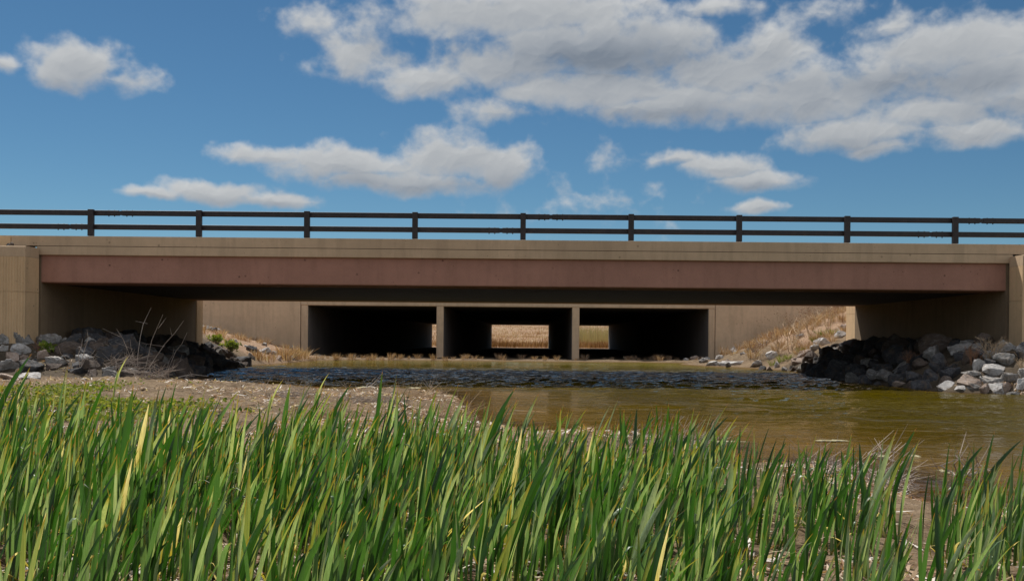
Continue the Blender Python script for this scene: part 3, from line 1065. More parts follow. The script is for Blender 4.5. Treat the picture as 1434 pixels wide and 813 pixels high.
def cattail_mesh(seed, n, h, dryleaf=False):
    r = random.Random(seed)
    mb = MB()
    for i in range(n):
        L = h * (r.uniform(.40, 1.0) if i else r.uniform(.85, 1.05))
        an = r.uniform(0, 6.28)
        sprd = r.uniform(0.0, .13)
        wind = r.uniform(-.02, .10)
        lean = (sprd * math.cos(an) + wind, sprd * math.sin(an))
        bend = (max(-.06, r.gauss(.13, .11)), r.gauss(0, .05))
        if r.random() < .07:
            bend = (r.uniform(.25, .42), r.gauss(0, .1))
        dry = 0.0
        if r.random() < .006:
            dry = r.uniform(.6, 1)
        if dryleaf and i == 0:
            dry = 1.0
        dr = r.uniform(.25, .6) if r.random() < .08 else 0.0
        blade(mb, (r.gauss(0, .045), r.gauss(0, .04), -.03), L, lean, bend, r.uniform(.015, .029), r.gauss(0, .8), r.uniform(-1.3, 1.3), r.random(), dry, 11, dr, r.uniform(.15, .4))
    for i in range(3):                       # last year's broken leaves round the foot
        an = r.uniform(0, 6.28)
        sp_ = r.uniform(.3, .85)
        blade(mb, (r.gauss(0, .05), r.gauss(0, .05), -.02), r.uniform(.10, .30), (sp_ * math.cos(an), sp_ * math.sin(an)), (r.gauss(0, .3), r.gauss(0, .3)), r.uniform(.008, .018), r.uniform(0, 6), r.uniform(-1, 1), r.random(), .9, 11, r.uniform(0, .4))
    return mb.mesh('cattail', M['cattail'], smooth=True)


CT = [cattail_mesh(500 + i, 7 + i % 4, .70) for i in range(30)]
cat_spots = []
tries = 0
while len(cat_spots) < 640 and tries < 60000:
    tries += 1
    Y = 2.5 + 4.2 * rnd.random() ** 0.8
    u = rnd.uniform(-.56, .53)
    X = u * Y
    px = VPX + u * F
    if px < 560 and Y > 6.2:
        continue
    if px > 980 and Y > 5.2:
        continue
    if 560 < px < 990 and Y > 6.0:
        continue
    if px > 1180 and Y > 4.8:
        continue
    if 1255 < px < 1305 and Y > 3.3:
        continue
    if px > 1312 and (Y < 3.0 or Y > 4.7) and rnd.random() > .25:
        continue
    dens = fbm(np.array([X * 1.1]), np.array([Y * 1.1]), 2)[0]
    if dens < -.40 and rnd.random() < .7:
        continue
    md = rnd.uniform(.05, .13) if px < 1000 else rnd.uniform(.06, .18)
    if any((X - a) ** 2 + (Y - b) ** 2 < md * md for a, b in cat_spots):
        continue
    cat_spots.append((X, Y))
cat_spots.sort(key=lambda q: q[1])
cat_label = 'green cattail plant with upright strap leaves in the foreground stand'
rest_v, rest_f, rest_c, nb_ = [], [], [], 0
for i, (X, Y) in enumerate(cat_spots):
    px = VPX + X / Y * F
    hs = rnd.uniform(.46, .78) * (rnd.uniform(1.12, 1.32) if rnd.random() < .12 and Y > 3.2 else 1)
    if px > 1000:
        hs *= .90
    if Y < 3.2:
        hs *= .92
    me = CT[i % len(CT)]
    rz, sxy = rnd.gauss(0, .35), hs * rnd.uniform(.95, 1.1)
    zg = hgt(X, Y)
    if i < 300:
        o = inst(me, 'cattail', (X, Y, zg), (0, 0, rz), (sxy, sxy, hs))
        tag(o, cat_label, 'plant', 'cattails in the foreground')
    else:
        co = np.empty(len(me.vertices) * 3, np.float32)
        me.vertices.foreach_get('co', co)
        co = co.reshape(-1, 3)
        c_, s_ = math.cos(rz), math.sin(rz)
        rest_v.append(np.stack([(co[:, 0] * c_ - co[:, 1] * s_) * sxy + X, (co[:, 0] * s_ + co[:, 1] * c_) * sxy + Y, co[:, 2] * hs + zg], 1))
        lv = np.empty(len(me.loops), np.int32)
        me.loops.foreach_get('vertex_index', lv)
        rest_f.append(lv.reshape(-1, 4) + nb_)
        cc = np.empty(len(co) * 4, np.float32)
        me.color_attributes['tint'].data.foreach_get('color', cc)
        rest_c.append(cc)
        nb_ += len(co)
me = bpy.data.meshes.new('cattails')
me.from_pydata(np.concatenate(rest_v).tolist(), [], np.concatenate(rest_f).tolist())
ca = me.color_attributes.new('tint', 'FLOAT_COLOR', 'POINT')
ca.data.foreach_set('color', np.concatenate(rest_c))
me.materials.append(M['cattail'])
me.shade_smooth()
o = bpy.data.objects.new('cattails', me)
COL.objects.link(o)
tag(o, 'mass of further green cattail leaves behind the nearest plants', 'cattails', kind='stuff')

# one plant carries the withered white leaf in the middle foreground
mbx = MB()
Yd = 3.3
xb, yb, zb = at(575, 830, Yd)
zg = hgt(xb, yb)
tip = at(668, 728, Yd)
blade(mbx, (0, 0, 0), .36, (.62, 0), (.12, 0), .017, .3, .9, .8, 1.0, 12)
for i in range(6):
    blade(mbx, (rnd.gauss(0, .02), rnd.gauss(0, .02), 0), rnd.uniform(.35, .6), (rnd.uniform(-.06, .16), rnd.uniform(-.1, .1)), (.12, 0), .018, rnd.gauss(0, .7), rnd.uniform(-1, 1), rnd.random(), 0, 11)
o = mbx.build('cattail', M['cattail'], loc=(xb, yb, zg), smooth=True)
tag(o, 'cattail with one withered leaf, yellow below and white above, leaning right', 'plant', 'cattails in the foreground')

# tall lone shoots standing behind the stand on the left bank
for px, py, top, lab in ((158, 560, 500, 'lone yellow-green shoot rising before the dead stalks on left bank'), (372, 600, 532, 'lone cattail shoot bent right, standing above the left reeds against the water'),
                    (437, 590, 522, 'single straight cattail blade reaching the dark water band at left of centre')):
    x, y, z = hit(px, py, 5, 14)
    mbx = MB()
    L = (py - top) / F * y
    blade(mbx, (0, 0, 0), L * 1.05, (.12, 0), (.22, 0), .022, .5, .8, .95, .15, 11)
    blade(mbx, (.01, 0, 0), L * .7, (.02, 0.02), (.12, 0), .020, -.5, .8, .8, .0, 11)
    o = mbx.build('cattail', M['cattail'], loc=(x, y, z), smooth=True)
    tag(o, lab, 'plant')


def tuft_mesh(seed, n, h, mat, spread=.45, w=.006, r0=.06, fan=.3):
    r = random.Random(seed)
    mb = MB()
    for i in range(n):
        an = r.uniform(0, 6.28)
        s = abs(r.gauss(0, spread * .6))
        b = abs(r.gauss(0, fan))
        d = (math.cos(an), math.sin(an))
        rr = r0 * math.sqrt(r.random())
        blade(mb, (rr * d[0], rr * d[1], -.02), h * r.uniform(.4, 1), (min(.85, s) * d[0], min(.85, s) * d[1]), (b * d[0], b * d[1]), w * r.uniform(.7, 1.4), r.uniform(0, 6), 0, min(1, max(0, r.gauss(.5, .25))), 0, 5)
    return mb.mesh('tuft', M[mat])


TF = [tuft_mesh(40 + i, 70, .5, 'straw', w=.010, r0=.18) for i in range(5)]
TS = [tuft_mesh(60 + i, 36, .42, 'straw', spread=.12, w=.013, r0=.22, fan=.1) for i in range(3)]
TG = [tuft_mesh(70 + i, 50, .4, 'weed', w=.014, r0=.15) for i in range(3)]


def tufts(lst, meshes, label, group, y0=34.2, y1=47.8, name='grass_tuft', cat='grass tuft'):
    for px, py, s in lst:
        x, y, z = hit(px, py, y0, y1)
        o = inst(rnd.choice(meshes), name, (x, y, z), (0, 0, rnd.uniform(0, 6)), (s * rnd.uniform(.9, 1.2), s, s * rnd.uniform(.8, 1.15)))
        tag(o, label, cat, group)


def tuft_field(n, xr, yr, label, group, smin, smax, cond):
    c = 0
    while c < n:
        x, y = rnd.uniform(*xr), rnd.uniform(*yr)
        if not cond(x, y):
            continue
        s_ = rnd.uniform(smin, smax)
        o = inst(rnd.choice(TF), 'grass_tuft', (x, y, hgt(x, y)), (0, 0, rnd.uniform(0, 6)), (s_ * rnd.uniform(.9, 1.3), s_, s_ * rnd.uniform(.7, 1.2)))
        tag(o, label, 'grass tuft', group)
        c += 1


tuft_field(115, (8.6, 15.5), (35.5, 47.8), 'dry straw-coloured grass tuft on the far right bank below the wall', 'dry grass on the far right bank', .45, 1.15, lambda x, y: .35 < sd(x, y) and x < 15.5 - (48 - y) * .25)
tuft_field(42, (-16, -9.9), (36.5, 47.8), 'dry straw-coloured grass tuft on the far left bank below the wall', 'dry grass on the far left bank', .4, .9, lambda x, y: .35 < sd(x, y))
tufts([(rnd.uniform(398, 428), rnd.uniform(499, 505), rnd.uniform(1.1, 1.5)) for k in range(7)], TF, 'tall russet dry grass tuft beside the left culvert end wall', 'tall dry grass by the culvert')
tufts([(rnd.uniform(355, 395), rnd.uniform(500, 508), rnd.uniform(.8, 1.1)) for k in range(8)], TS, 'upright brown dead reed stubble at the far left waterline', 'reed stubble at far left waterline', name='reed_stubble', cat='reeds')
tufts([(rnd.uniform(430, 1000), rnd.uniform(501, 504.5), rnd.uniform(.22, .75)) for k in range(70)], TF, 'low dry weed tuft on the silt in front of the culvert openings', 'dry weeds along the culvert mouth', y1=47.6)
tufts([(1082, 512, .7), (1093, 507, .8), (1104, 503, .7), (1120, 493, .7), (1150, 470, .9), (1165, 468, .8), (1140, 478, .7)], TG, 'yellow-green grass tuft among dry grass on the far right bank', 'green tufts on far right bank')


def shrub(name, px, py, hpx, wpx, seed, mat, label, cat, y0, y1, lev=4, seeds=True, leafy=None, rad=.014, stems=7, group=None):
    x, y, z = hit(px, py, y0, y1)
    h, w = hpx / F * y, wpx / F * y
    r = random.Random(seed)
    mb = MB()
    sd_ = MB()

    def grow(p, d, L, rr, k):
        pts = [p]
        q = p.copy()
        dd = d.copy()
        for i in range(3):
            dd = (dd + Vector((r.gauss(0, .16), r.gauss(0, .16), r.gauss(0.03, .08)))).normalized()
            q = q + dd * L / 3
            pts.append(q.copy())
        mb.tube(pts, [rr, rr * .8, rr * .65, rr * .5], 3)
        if k <= 0:
            if seeds or leafy:
                for _ in range(1 if seeds else 4):
                    c = q + Vector((r.gauss(0, .02), r.gauss(0, .02), r.gauss(0, .02)))
                    s = r.uniform(.012, .024) if seeds else r.uniform(.04, .075)
                    a = Vector((r.gauss(0, 1), r.gauss(0, 1), r.gauss(0, 1))).normalized()
                    b = a.orthogonal().normalized()
                    e = a.cross(b)
                    if seeds:
                        sd_.add([tuple(c + a * s), tuple(c + b * s), tuple(c - a * s), tuple(c - b * s), tuple(c + e * s), tuple(c - e * s)],
                                [(0, 1, 4), (1, 2, 4), (2, 3, 4), (3, 0, 4), (1, 0, 5), (2, 1, 5), (3, 2, 5), (0, 3, 5)], (.5, r.random() * .4, 0, 1))
                    else:
                        sd_.add([tuple(c), tuple(c + a * s + b * s * .45), tuple(c + a * s * 2), tuple(c + a * s - b * s * .45)], [(0, 1, 2, 3)], (.5, r.random(), 0, 1))
            return
        for j in range(r.choice((2, 3, 3))):
            t_ = r.uniform(.45, 1)
            pp = p.lerp(q, t_) if j else q
            nd = (dd + Vector((r.gauss(0, .5), r.gauss(0, .5), r.gauss(.1, .3)))).normalized()
            grow(pp, nd, L * r.uniform(.55, .75), rr * .55, k - 1)

    for i in range(stems):
        an = r.uniform(0, 6.28)
        s = r.uniform(.1, 1)
        d = Vector((math.cos(an) * s * w / h * .75, math.sin(an) * s * w / h * .6, 1)).normalized()
        grow(Vector((r.gauss(0, .05), r.gauss(0, .05), -.03)), d, h * r.uniform(.35, .5), rad, lev - 1)
    nf = len(mb.f)
    if seeds:
        mb.add(sd_.v, sd_.f)
    o = mb.build(name, M[mat], loc=(x, y, z))
    tag(o, label, cat, group)
    if seeds:
        o.data.materials.append(M['twig_red'])
        for pl in o.data.polygons[nf:]:
            pl.material_index = 1
    elif sd_.v:
        s_ = sd_.build('foliage', M[leafy])
        s_.parent = o
    return o


shrub('dry_shrub', 1108, 492, 66, 60, 1, 'twig_tan', 'tall bleached dead shrub with pale stems before the far right wall', 'shrub', 36, 46, rad=.02, stems=6)
shrub('dry_shrub', 1090, 497, 50, 50, 2, 'twig_tan', 'lower reddish dry shrub left of the tall bleached one', 'shrub', 36, 46, rad=.014)
shrub('dry_shrub', 1135, 474, 52, 55, 3, 'twig_tan', 'bushy dry shrub with brown seed heads beside the slope rocks', 'shrub', 36, 46, rad=.013, stems=8)
shrub('dry_shrub', 1160, 462, 44, 50, 4, 'twig_tan', 'dry shrub highest on far bank, before the stone wall', 'shrub', 36, 46, rad=.013, stems=8)
shrub('dry_shrub', 1060, 505, 30, 36, 5, 'twig_tan', 'small dry shrub low on the bank behind the far rocks', 'shrub', 36, 46, rad=.011)
shrub('dry_bush', 1386, 502, 42, 48, 6, 'twig_tan', 'straw-coloured tumbleweed bush on rocks below the right wing wall', 'bush', 18, 30, rad=.010, stems=12, seeds=False)
shrub('dry_bush', 1362, 512, 32, 28, 7, 'twig_red', 'reddish brown dry bush at the shadow edge of right rocks', 'bush', 18, 30, rad=.008, stems=12, seeds=False)
shrub('dry_bush', 1272, 512, 26, 34, 8, 'twig_red', 'rusty dry bush in deep shade on the right slope', 'bush', 20, 32, rad=.009, stems=12, seeds=False)
shrub('dry_bush', 1432, 522, 26, 24, 9, 'twig_tan', 'small straw bush at the right edge between boulders', 'bush', 18, 30, rad=.008, stems=10, seeds=False)
shrub('leafy_plant', 322, 492, 17, 30, 10, 'twig', 'broad-leaved green plant at the shadow edge beyond left abutment', 'plant', 30, 40, lev=3, seeds=False, leafy='weed', stems=14)
shrub('leafy_plant', 303, 480, 13, 32, 11, 'twig', 'dark green plant in shade beside the broad-leaved one', 'plant', 28, 38, lev=3, seeds=False, leafy='weed', stems=12)
shrub('dry_bush', 55, 492, 20, 20, 12, 'twig_red', 'brown twiggy bush in the gap between left boulders', 'bush', 18, 30, lev=3, rad=.008, stems=10, seeds=False)
shrub('leafy_plant', 66, 492, 14, 26, 13, 'twig', 'small dark green plant between the left boulders', 'plant', 18, 30, lev=2, seeds=False, leafy='weed', stems=12)


def stalks(name, px, py, lst, label, cat, mat='twig', y0=15, y1=30, rad=.009, group=None):
    """dead stems: list of (dx_px, dy_px) tips relative to the base"""
    x, y, z = hit(px, py, y0, y1)
    mb = MB()
    for ox, tx, ty in lst:
        b = Vector((ox / F * y, rnd.uniform(-.2, .2), -.05))
        e = Vector((tx / F * y, rnd.uniform(-.5, .3), ty / F * y))
        mid = b.lerp(e, .5) + Vector((rnd.gauss(0, .05), rnd.gauss(0, .05), .06 * (e - b).length))
        q1 = b.lerp(mid, .5) + Vector((rnd.gauss(0, .02), 0, rnd.gauss(.0, .02)))
        q2 = mid.lerp(e, .5) + Vector((rnd.gauss(0, .03), 0, rnd.gauss(.0, .03)))
        mb.tube([b, q1, mid, q2, e], [rad, rad * .9, rad * .75, rad * .6, rad * .3], 4)
        for _ in range(rnd.randrange(3)):
            f = rnd.uniform(.4, .9)
            p0 = b.lerp(e, f) + Vector((0, 0, .02))
            mb.tube([p0, p0 + Vector((rnd.gauss(0, .16), rnd.gauss(0, .05), rnd.uniform(.05, .25)))], [rad * .5, rad * .2], 3)
    o = mb.build(name, M[mat], loc=(x, y, z))
    tag(o, label, cat, group)
    return o


stalks('dead_stalks', 195, 522, [(0, 10, 90), (-4, -20, 60), (4, 35, 80), (8, 60, 72), (0, -5, 45), (-6, -45, 40)], 'tallest dead stalks, fanning up in front of the shaded left abutment', 'dead stems')
stalks('dead_stalks', 110, 520, [(0, -2, 45), (3, 12, 58), (-3, -14, 35), (5, 22, 30)], 'upright bleached stalks before the pale flat rock at left', 'dead stems')
stalks('dead_stalks', 230, 525, [(0, 20, 40), (4, 40, 60), (-5, -22, 34), (2, 6, 20), (6, 28, 22)], 'thin dead stalks leaning right at the waterside end of left bank', 'dead stems')
stalks('brush_pile', 160, 520, [(rnd.uniform(-40, 10), rnd.uniform(-50, 60), rnd.uniform(2, 26)) for k in range(46)], 'tangled pile of dead reeds lying below the left abutment', 'brush', y0=16, rad=.010)
stalks('brush_pile', 215, 528, [(rnd.uniform(-25, 25), rnd.uniform(-45, 45), rnd.uniform(1, 18)) for k in range(34)], 'low tangle of dead reeds at the left water edge by the bridge shadow', 'brush', y0=16, rad=.009)
stalks('driftwood', 262, 531, [(-22, 24, 4), (-14, 18, 6)], 'pale drifted stick lying at the left edge of the dark water', 'driftwood', y0=16, rad=.022)

# debris in and along the water
stalks('branch_debris', 1226, 640, [(-18, 14, 4), (-14, 20, 6), (-4, 6, 14), (4, 12, 12), (-8, -14, 5), (0, 18, 9), (-16, 16, 2), (2, -6, 12)], 'small twiggy branch debris with scum in the right water', 'debris', y0=5, rad=.009)
stalks('branch_debris', 1342, 665, [(0, -26, 30), (-6, 14, 20), (0, -14, 26), (6, 22, 16), (-10, -30, 8), (4, 30, 10), (8, 40, 6), (-4, 4, 24), (0, 16, 24), (-8, -20, 18)], 'larger bare branch sticking out of the right water before the reeds', 'debris', y0=5, rad=.009)
stalks('branch_debris', 1245, 668, [(-12, 16, 6), (-8, 10, 10), (0, 22, 3)], 'twigs on the muddy point at the right waterline', 'debris', y0=5, rad=.009)
stalks('dead_stalks', 900, 622, [(0, 28, 52), (2, 14, 24), (-2, 20, 36)], 'thin arching dead stem above the reed litter in mid water', 'dead stems', y0=7, rad=.0045)
stalks('dead_stalks', 608, 552, [(0, -6, 20), (4, -14, 24), (0, 8, 14)], 'curled dead stem on the tip of the litter bank', 'dead stems', y0=12, rad=.006)
stalks('branch_debris', 515, 543, [(-10, 12, 4), (-4, 6, 10), (0, 16, 3), (-14, 10, 2)], 'small twigs drifting in the left inlet by the litter bank', 'debris', y0=14, rad=.009)


def scum(px, py, wpx, label, ypx=4):
    x, y, z = hit(px, py, 5, 30)
    r = wpx / 2 / F * y
    ry = max(ypx / 2 / F * y * y / HC, .05)
    n = 22
    ring = []
    for k in range(n):
        a = 2 * math.pi * k / n
        s = rnd.uniform(.35, 1.1)
        ring.append((r * s * math.cos(a), ry * s * math.sin(a)))
    mb = MB()
    mb.add([(a, b, .002) for a, b in ring] + [(a * .7, b * .7, .005 + rnd.uniform(0, .006)) for a, b in ring] + [(0, 0, .008)],
           [(k, (k + 1) % n, n + (k + 1) % n, n + k) for k in range(n)] + [(n + k, n + (k + 1) % n, 2 * n) for k in range(n)])
    o = mb.build('algae_mat', M['algae'], loc=(x, y, 0.0))
    tag(o, label, 'algae')


scum(1228, 638, 34, 'floating pale scum around the small twigs in right water')
scum(1281, 639, 21, 'thin floating scum patch right of the small twigs', 3)
scum(1322, 660, 16, 'scum patch at the left end of the larger bare branch', 5)
scum(1388, 670, 18, 'scum patch at the right end of the larger bare branch', 3)
scum(1165, 617, 60, 'long strip of floating scum behind the reeds right of centre', 2)
scum(1010, 618, 90, 'white drifted reed strip in the water behind the middle reeds', 2)
scum(582, 543, 20, 'pale scum beside the tip of the litter bank', 2)
scum(510, 542, 24, 'pale scum around the drifting twigs of the left inlet', 2)

for px, py, wpx, lab in ((900, 627, 110, 'heap of pale broken reeds drifted on the shore right of centre'), (965, 622, 90, 'matted dead reeds at the water edge right of the pale heap'),
                         (590, 556, 70, 'heap of broken reeds on the tip of the left litter bank'), (520, 563, 110, 'pale drifted reeds across the middle of the left litter bank'), (400, 556, 120, 'wide drift of dead reeds left of the middle of the litter bank'),
                         (460, 580, 110, 'matted dead reeds behind the cattails on the left litter bank'),
                         (640, 584, 60, 'small drift of dead reeds at the waterline below the litter bank tip'), (1160, 655, 90, 'clod of mud and roots with dead reeds on the right shore'),
                         (1232, 676, 50, 'rough root clump on the muddy point at right')):
    stalks('reed_drift', px, py, [(rnd.uniform(-.5, .5) * wpx, rnd.uniform(-.6, .6) * wpx, abs(rnd.gauss(0, 5)) + 1) for k in range(46)], lab, 'dead reeds', mat=rnd.choice(['twig', 'twig_tan']), y0=5, rad=.0055)
# pink plastic scrap
x, y, z = hit(1108, 688, 4, 9)
mb = MB()
n = 7
vs = []
for i in range(n + 1):
    f = i / n
    wd = .011 * math.sin(math.pi * min(1, f * .9 + .1)) + .003
    cx = .006 * math.sin(5 * f)
    vs += [(cx - wd, .006 * math.cos(4 * f), f * .085), (cx + wd, -.006 * math.cos(3 * f), f * .085)]
mb.add(vs, [(2 * i, 2 * i + 1, 2 * i + 3, 2 * i + 2) for i in range(n)])
o = mb.build('plastic_scrap', M['pink'], loc=(x, y, z))
sm = o.modifiers.new('thick', 'SOLIDIFY')
sm.thickness = .002
tag(o, 'scrap of bright pink plastic on the mud among the reeds', 'litter')

# ------------------------------------------------------------------ stuff: litter, weeds, far reeds
def quads_object(name, C, A, B, tint, mat, kind='stuff', label=None, cat=None):
    """many small rhombic blades: centre C, half axes A and B (n,3)"""
    n = len(C)
    V = np.stack([C - A, C + B, C + A, C - B], 1).reshape(-1, 3).astype(np.float32)
    me = bpy.data.meshes.new(name)
    me.vertices.add(4 * n)
    me.vertices.foreach_set('co', V.ravel())
    me.loops.add(4 * n)
    me.loops.foreach_set('vertex_index', np.arange(4 * n, dtype=np.int32))
    me.polygons.add(n)
    me.polygons.foreach_set('loop_start', np.arange(0, 4 * n, 4, dtype=np.int32))
    me.polygons.foreach_set('loop_total', np.full(n, 4, dtype=np.int32))
    me.update(calc_edges=True)
    ca = me.color_attributes.new('tint', 'FLOAT_COLOR', 'POINT')
    tc = np.zeros((n, 4, 4), np.float32)
    tc[..., 0] = .5
    tc[..., 1] = tint[:, None]
    tc[..., 3] = 1
    ca.data.foreach_set('color', tc.ravel())
    me.materials.append(mat)
    o = bpy.data.objects.new(name, me)
    COL.objects.link(o)
    tag(o, label, cat, kind=kind)
    return o


def sample_ground(n, y0, y1, u0=-.58, u1=.58, power=1.0):
    Y = y0 + (y1 - y0) * nr.random(n) ** power
    X = Y * (u0 + (u1 - u0) * nr.random(n))
    return X, Y


X, Y = sample_ground(230000, 2.2, 21.5, power=1.1)
d = shore_dist(X, Y)
cl = fbm(X * 1.4, Y * 1.4, 3)
pr = np.exp(-np.maximum(d, 0) / 1.0) * .75 + .25
pr = pr * (d > -.12) * np.clip(.22 + 2.3 * cl, .03, 1)
k = nr.random(len(X)) < pr
X, Y = X[k], Y[k]
Z = np.maximum(terrain(X, Y), .0) + .012
n = len(X)
an = nr.random(n) * np.pi
L = (.016 + .06 * nr.random(n) ** 2.5) * (1 + .025 * Y)
ti = nr.normal(0, .3, n)
A = np.stack([np.cos(an) * np.cos(ti), np.sin(an) * np.cos(ti), np.sin(ti)], 1) * L[:, None]
wd = (.003 + .006 * nr.random(n)) * (1 + .03 * Y)
B = np.stack([-np.sin(an), np.cos(an), nr.normal(0, .4, n)], 1) * wd[:, None]
quads_object('reed_litter', np.stack([X, Y, Z], 1), A, B, np.clip(nr.normal(.50, .45, n) + .25 * cl[k], 0, 1), M['straw'], label='pale broken reed litter strewn over the muddy bank', cat='litter')

# green ground cover on the left bank
PX = nr.uniform(-30, 420, 9000)
PY = nr.uniform(528, 600, 9000)
u = (PX - VPX) / F
v = (VPY - PY) / F + u * math.tan(ROLL)
Y = (HC - .16) / -v
X = u * Y
cl = fbm(X * .9 + 3, Y * .45, 3)
edge = np.clip((330 - PX) / 140, 0, 1)
k = (cl + .20 * edge + .6 * fbm(X * 2.2, Y * 1.4, 2) > .30) & (nr.random(len(X)) < .7 * edge + .05) & (shore_dist(X, Y) > .5)
X, Y = X[k], Y[k]
rep = 3
X = np.repeat(X, rep) + nr.normal(0, .06, len(X) * rep)
Y = np.repeat(Y, rep) + nr.normal(0, .10, len(Y) * rep)
n = len(X)
Z = terrain(X, Y) + .02 + .05 * nr.random(n)
D = nr.normal(0, 1, (n, 3))
D[:, 2] = np.abs(D[:, 2]) * .6
D /= np.linalg.norm(D, axis=1)[:, None]
E = np.cross(D, nr.normal(0, 1, (n, 3)))
E /= np.linalg.norm(E, axis=1)[:, None]
s = .014 + .018 * nr.random(n)
quads_object('ground_cover', np.stack([X, Y, Z], 1), D * s[:, None], E * s[:, None] * .6, nr.random(n), M['weed'], label='low bright green weeds covering the left bank', cat='weeds')

# dry field beyond the culvert
X = nr.uniform(-1, 1, 60000)
Y = 110 + 190 * nr.random(60000) ** 1.5
X = X * Y * .19 - 2
cl = fbm(X * .25, Y * .25, 3)
k = (cl > -.2) | (nr.random(len(X)) < .3)
X, Y = X[k], Y[k]
n = len(X)
hh_ = (.35 + .55 * nr.random(n)) * (1 + .5 * sstep(fbm(X * .5, Y * .2, 2), .0, .5)) * np.where(Y < 126, 1.0, .6)
Z = terrain(X, Y)
A = np.stack([nr.normal(0, .12, n), nr.normal(0, .1, n), np.ones(n)], 1) * (hh_ * .5)[:, None]
an = nr.random(n) * np.pi
B = np.stack([np.cos(an), np.sin(an), np.zeros(n)], 1) * .03
quads_object('dry_reeds', np.stack([X, Y, Z + hh_ * .45], 1), A, B, np.clip(np.where(Y < 128, .22, .55) + .5 * fbm(X * .3, Y * .06, 3) + nr.normal(0, .2, n), 0, 1), M['straw'], label='mass of tan dry reeds in the field seen through the culvert', cat='reeds')
X = nr.uniform(4.5, 14, 2600)
Y = nr.uniform(124, 140, 2600)
n = len(X)
hh_ = 1.6 + 1.4 * nr.random(n)
A = np.stack([nr.normal(0, .06, n), nr.normal(0, .06, n), np.ones(n)], 1) * (hh_ * .5)[:, None]
an = nr.random(n) * np.pi
B = np.stack([np.cos(an), np.sin(an), np.zeros(n)], 1) * .022
quads_object('green_reeds', np.stack([X, Y, terrain(X, Y) + hh_ * .45], 1), A, B, np.clip(nr.normal(.75, .25, n), 0, 1), M['olive'], label='thin green-tan reeds seen through the right culvert cell', cat='reeds')

# ------------------------------------------------------------------ sky
SUN_AZ, SUN_EL = R(30), R(57)      # azimuth measured from +Y towards -X
to_sun = Vector((-math.sin(SUN_AZ) * math.cos(SUN_EL), math.cos(SUN_AZ) * math.cos(SUN_EL), math.sin(SUN_EL)))

world = bpy.data.worlds.new('World')
S.world = world
world.use_nodes = True
t = NT(world.node_tree)
bg = t.n['Background']
SKY = 0.054
sky = t.node('ShaderNodeTexSky', sky_type='NISHITA', sun_disc=False, sun_elevation=SUN_EL, sun_rotation=-SUN_AZ,
             altitude=1600, air_density=1.0, dust_density=0.1, ozone_density=4.0)


def px_dir(px, py):
    u, v = ray(px, py)
    return math.atan2(u, 1), math.atan2(v, math.hypot(u, 1))


CLOUDS = [(112, 94, 66, 40, 1), (80, 105, 40, 26, .8), (150, 110, 50, 20, .55), (4, 88, 20, 14, .7),
          (640, 228, 110, 46, 1), (700, 240, 70, 40, .9), (480, 232, 140, 32, 1), (380, 220, 80, 18, .8), (570, 256, 150, 24, 1),
          (300, 270, 80, 20, 1), (380, 280, 70, 14, .8), (220, 272, 50, 10, .8),
          (1010, 234, 80, 24, 1), (1060, 254, 70, 22, 1), (950, 226, 42, 14, .8),
          (1058, 291, 54, 13, .9), (864, 224, 24, 11, .16), (845, 287, 44, 14, .10),
          (500, 88, 80, 44, .75), (600, 118, 100, 34, .8), (440, 34, 40, 20, .4), (720, 20, 230, 50, 1), (830, 70, 220, 66, 1), (700, 100, 110, 46, .9),
          (860, 130, 200, 34, 1), (950, 150, 150, 36, 1), (690, 156, 50, 18, .55), (1000, 10, 80, 16, .7), (1080, 80, 70, 50, .95), (1010, 110, 110, 50, 1),
          (1130, 140, 150, 50, 1), (1240, 120, 80, 50, .8), (1340, 70, 130, 50, 1), (1390, 110, 110, 50, 1), (1250, 40, 40, 18, .6), (1190, 190, 110, 26, 1),
          (1360, 190, 84, 24, .95), (1300, 160, 100, 26, .6), (1230, 205, 60, 16, .7), (1500, 130, 120, 70, 1), (1150, 20, 50, 16, .3)]
SHADES = [(860, 84, 190, 34, .9), (640, 75, 60, 20, .4), (950, 165, 220, 18, .55), (1270, 118, 170, 22, .7), (700, 262, 110, 14, .5), (520, 262, 160, 16, .5), (110, 122, 70, 12, .35),
          (1060, 264, 80, 10, .5), (330, 284, 110, 8, .4), (1200, 205, 90, 12, .4), (560, 70, 60, 20, .4), (1420, 150, 90, 14, .5)]

EXPO = 0.10


def perlin(x, y, seed=0):
    g = np.random.default_rng(seed).random((256, 256)) * 2 * np.pi
    gc, gs = np.cos(g).astype(np.float32), np.sin(g).astype(np.float32)
    xi = np.floor(x).astype(np.int32)
    yi = np.floor(y).astype(np.int32)
    fx = (x - xi).astype(np.float32)
    fy = (y - yi).astype(np.float32)
    u = fx * fx * fx * (fx * (fx * 6 - 15) + 10)
    v = fy * fy * fy * (fy * (fy * 6 - 15) + 10)

    def c(ax, ay):
        a, b = (xi + ax) & 255, (yi + ay) & 255
        return gc[a, b] * (fx - ax) + gs[a, b] * (fy - ay)
    lo = c(0, 0) * (1 - u) + c(1, 0) * u
    hi = c(0, 1) * (1 - u) + c(1, 1) * u
    return (lo * (1 - v) + hi * v) * 1.5


def pfbm(x, y, o, seed, gain=.5, billow=False):
    r, a, n = 0.0, 1.0, 0.0
    for i in range(o):
        ca_, sa_ = math.cos(.7 * i), math.sin(.7 * i)
        k = perlin((x * ca_ - y * sa_) * 2 ** i + 13.7 * i, (x * sa_ + y * ca_) * 2 ** i + 7.9 * i, seed + i)
        r = r + a * ((1 - 2.6 * np.abs(k)) if billow else k)
        n += a
        a *= gain
    return r / n


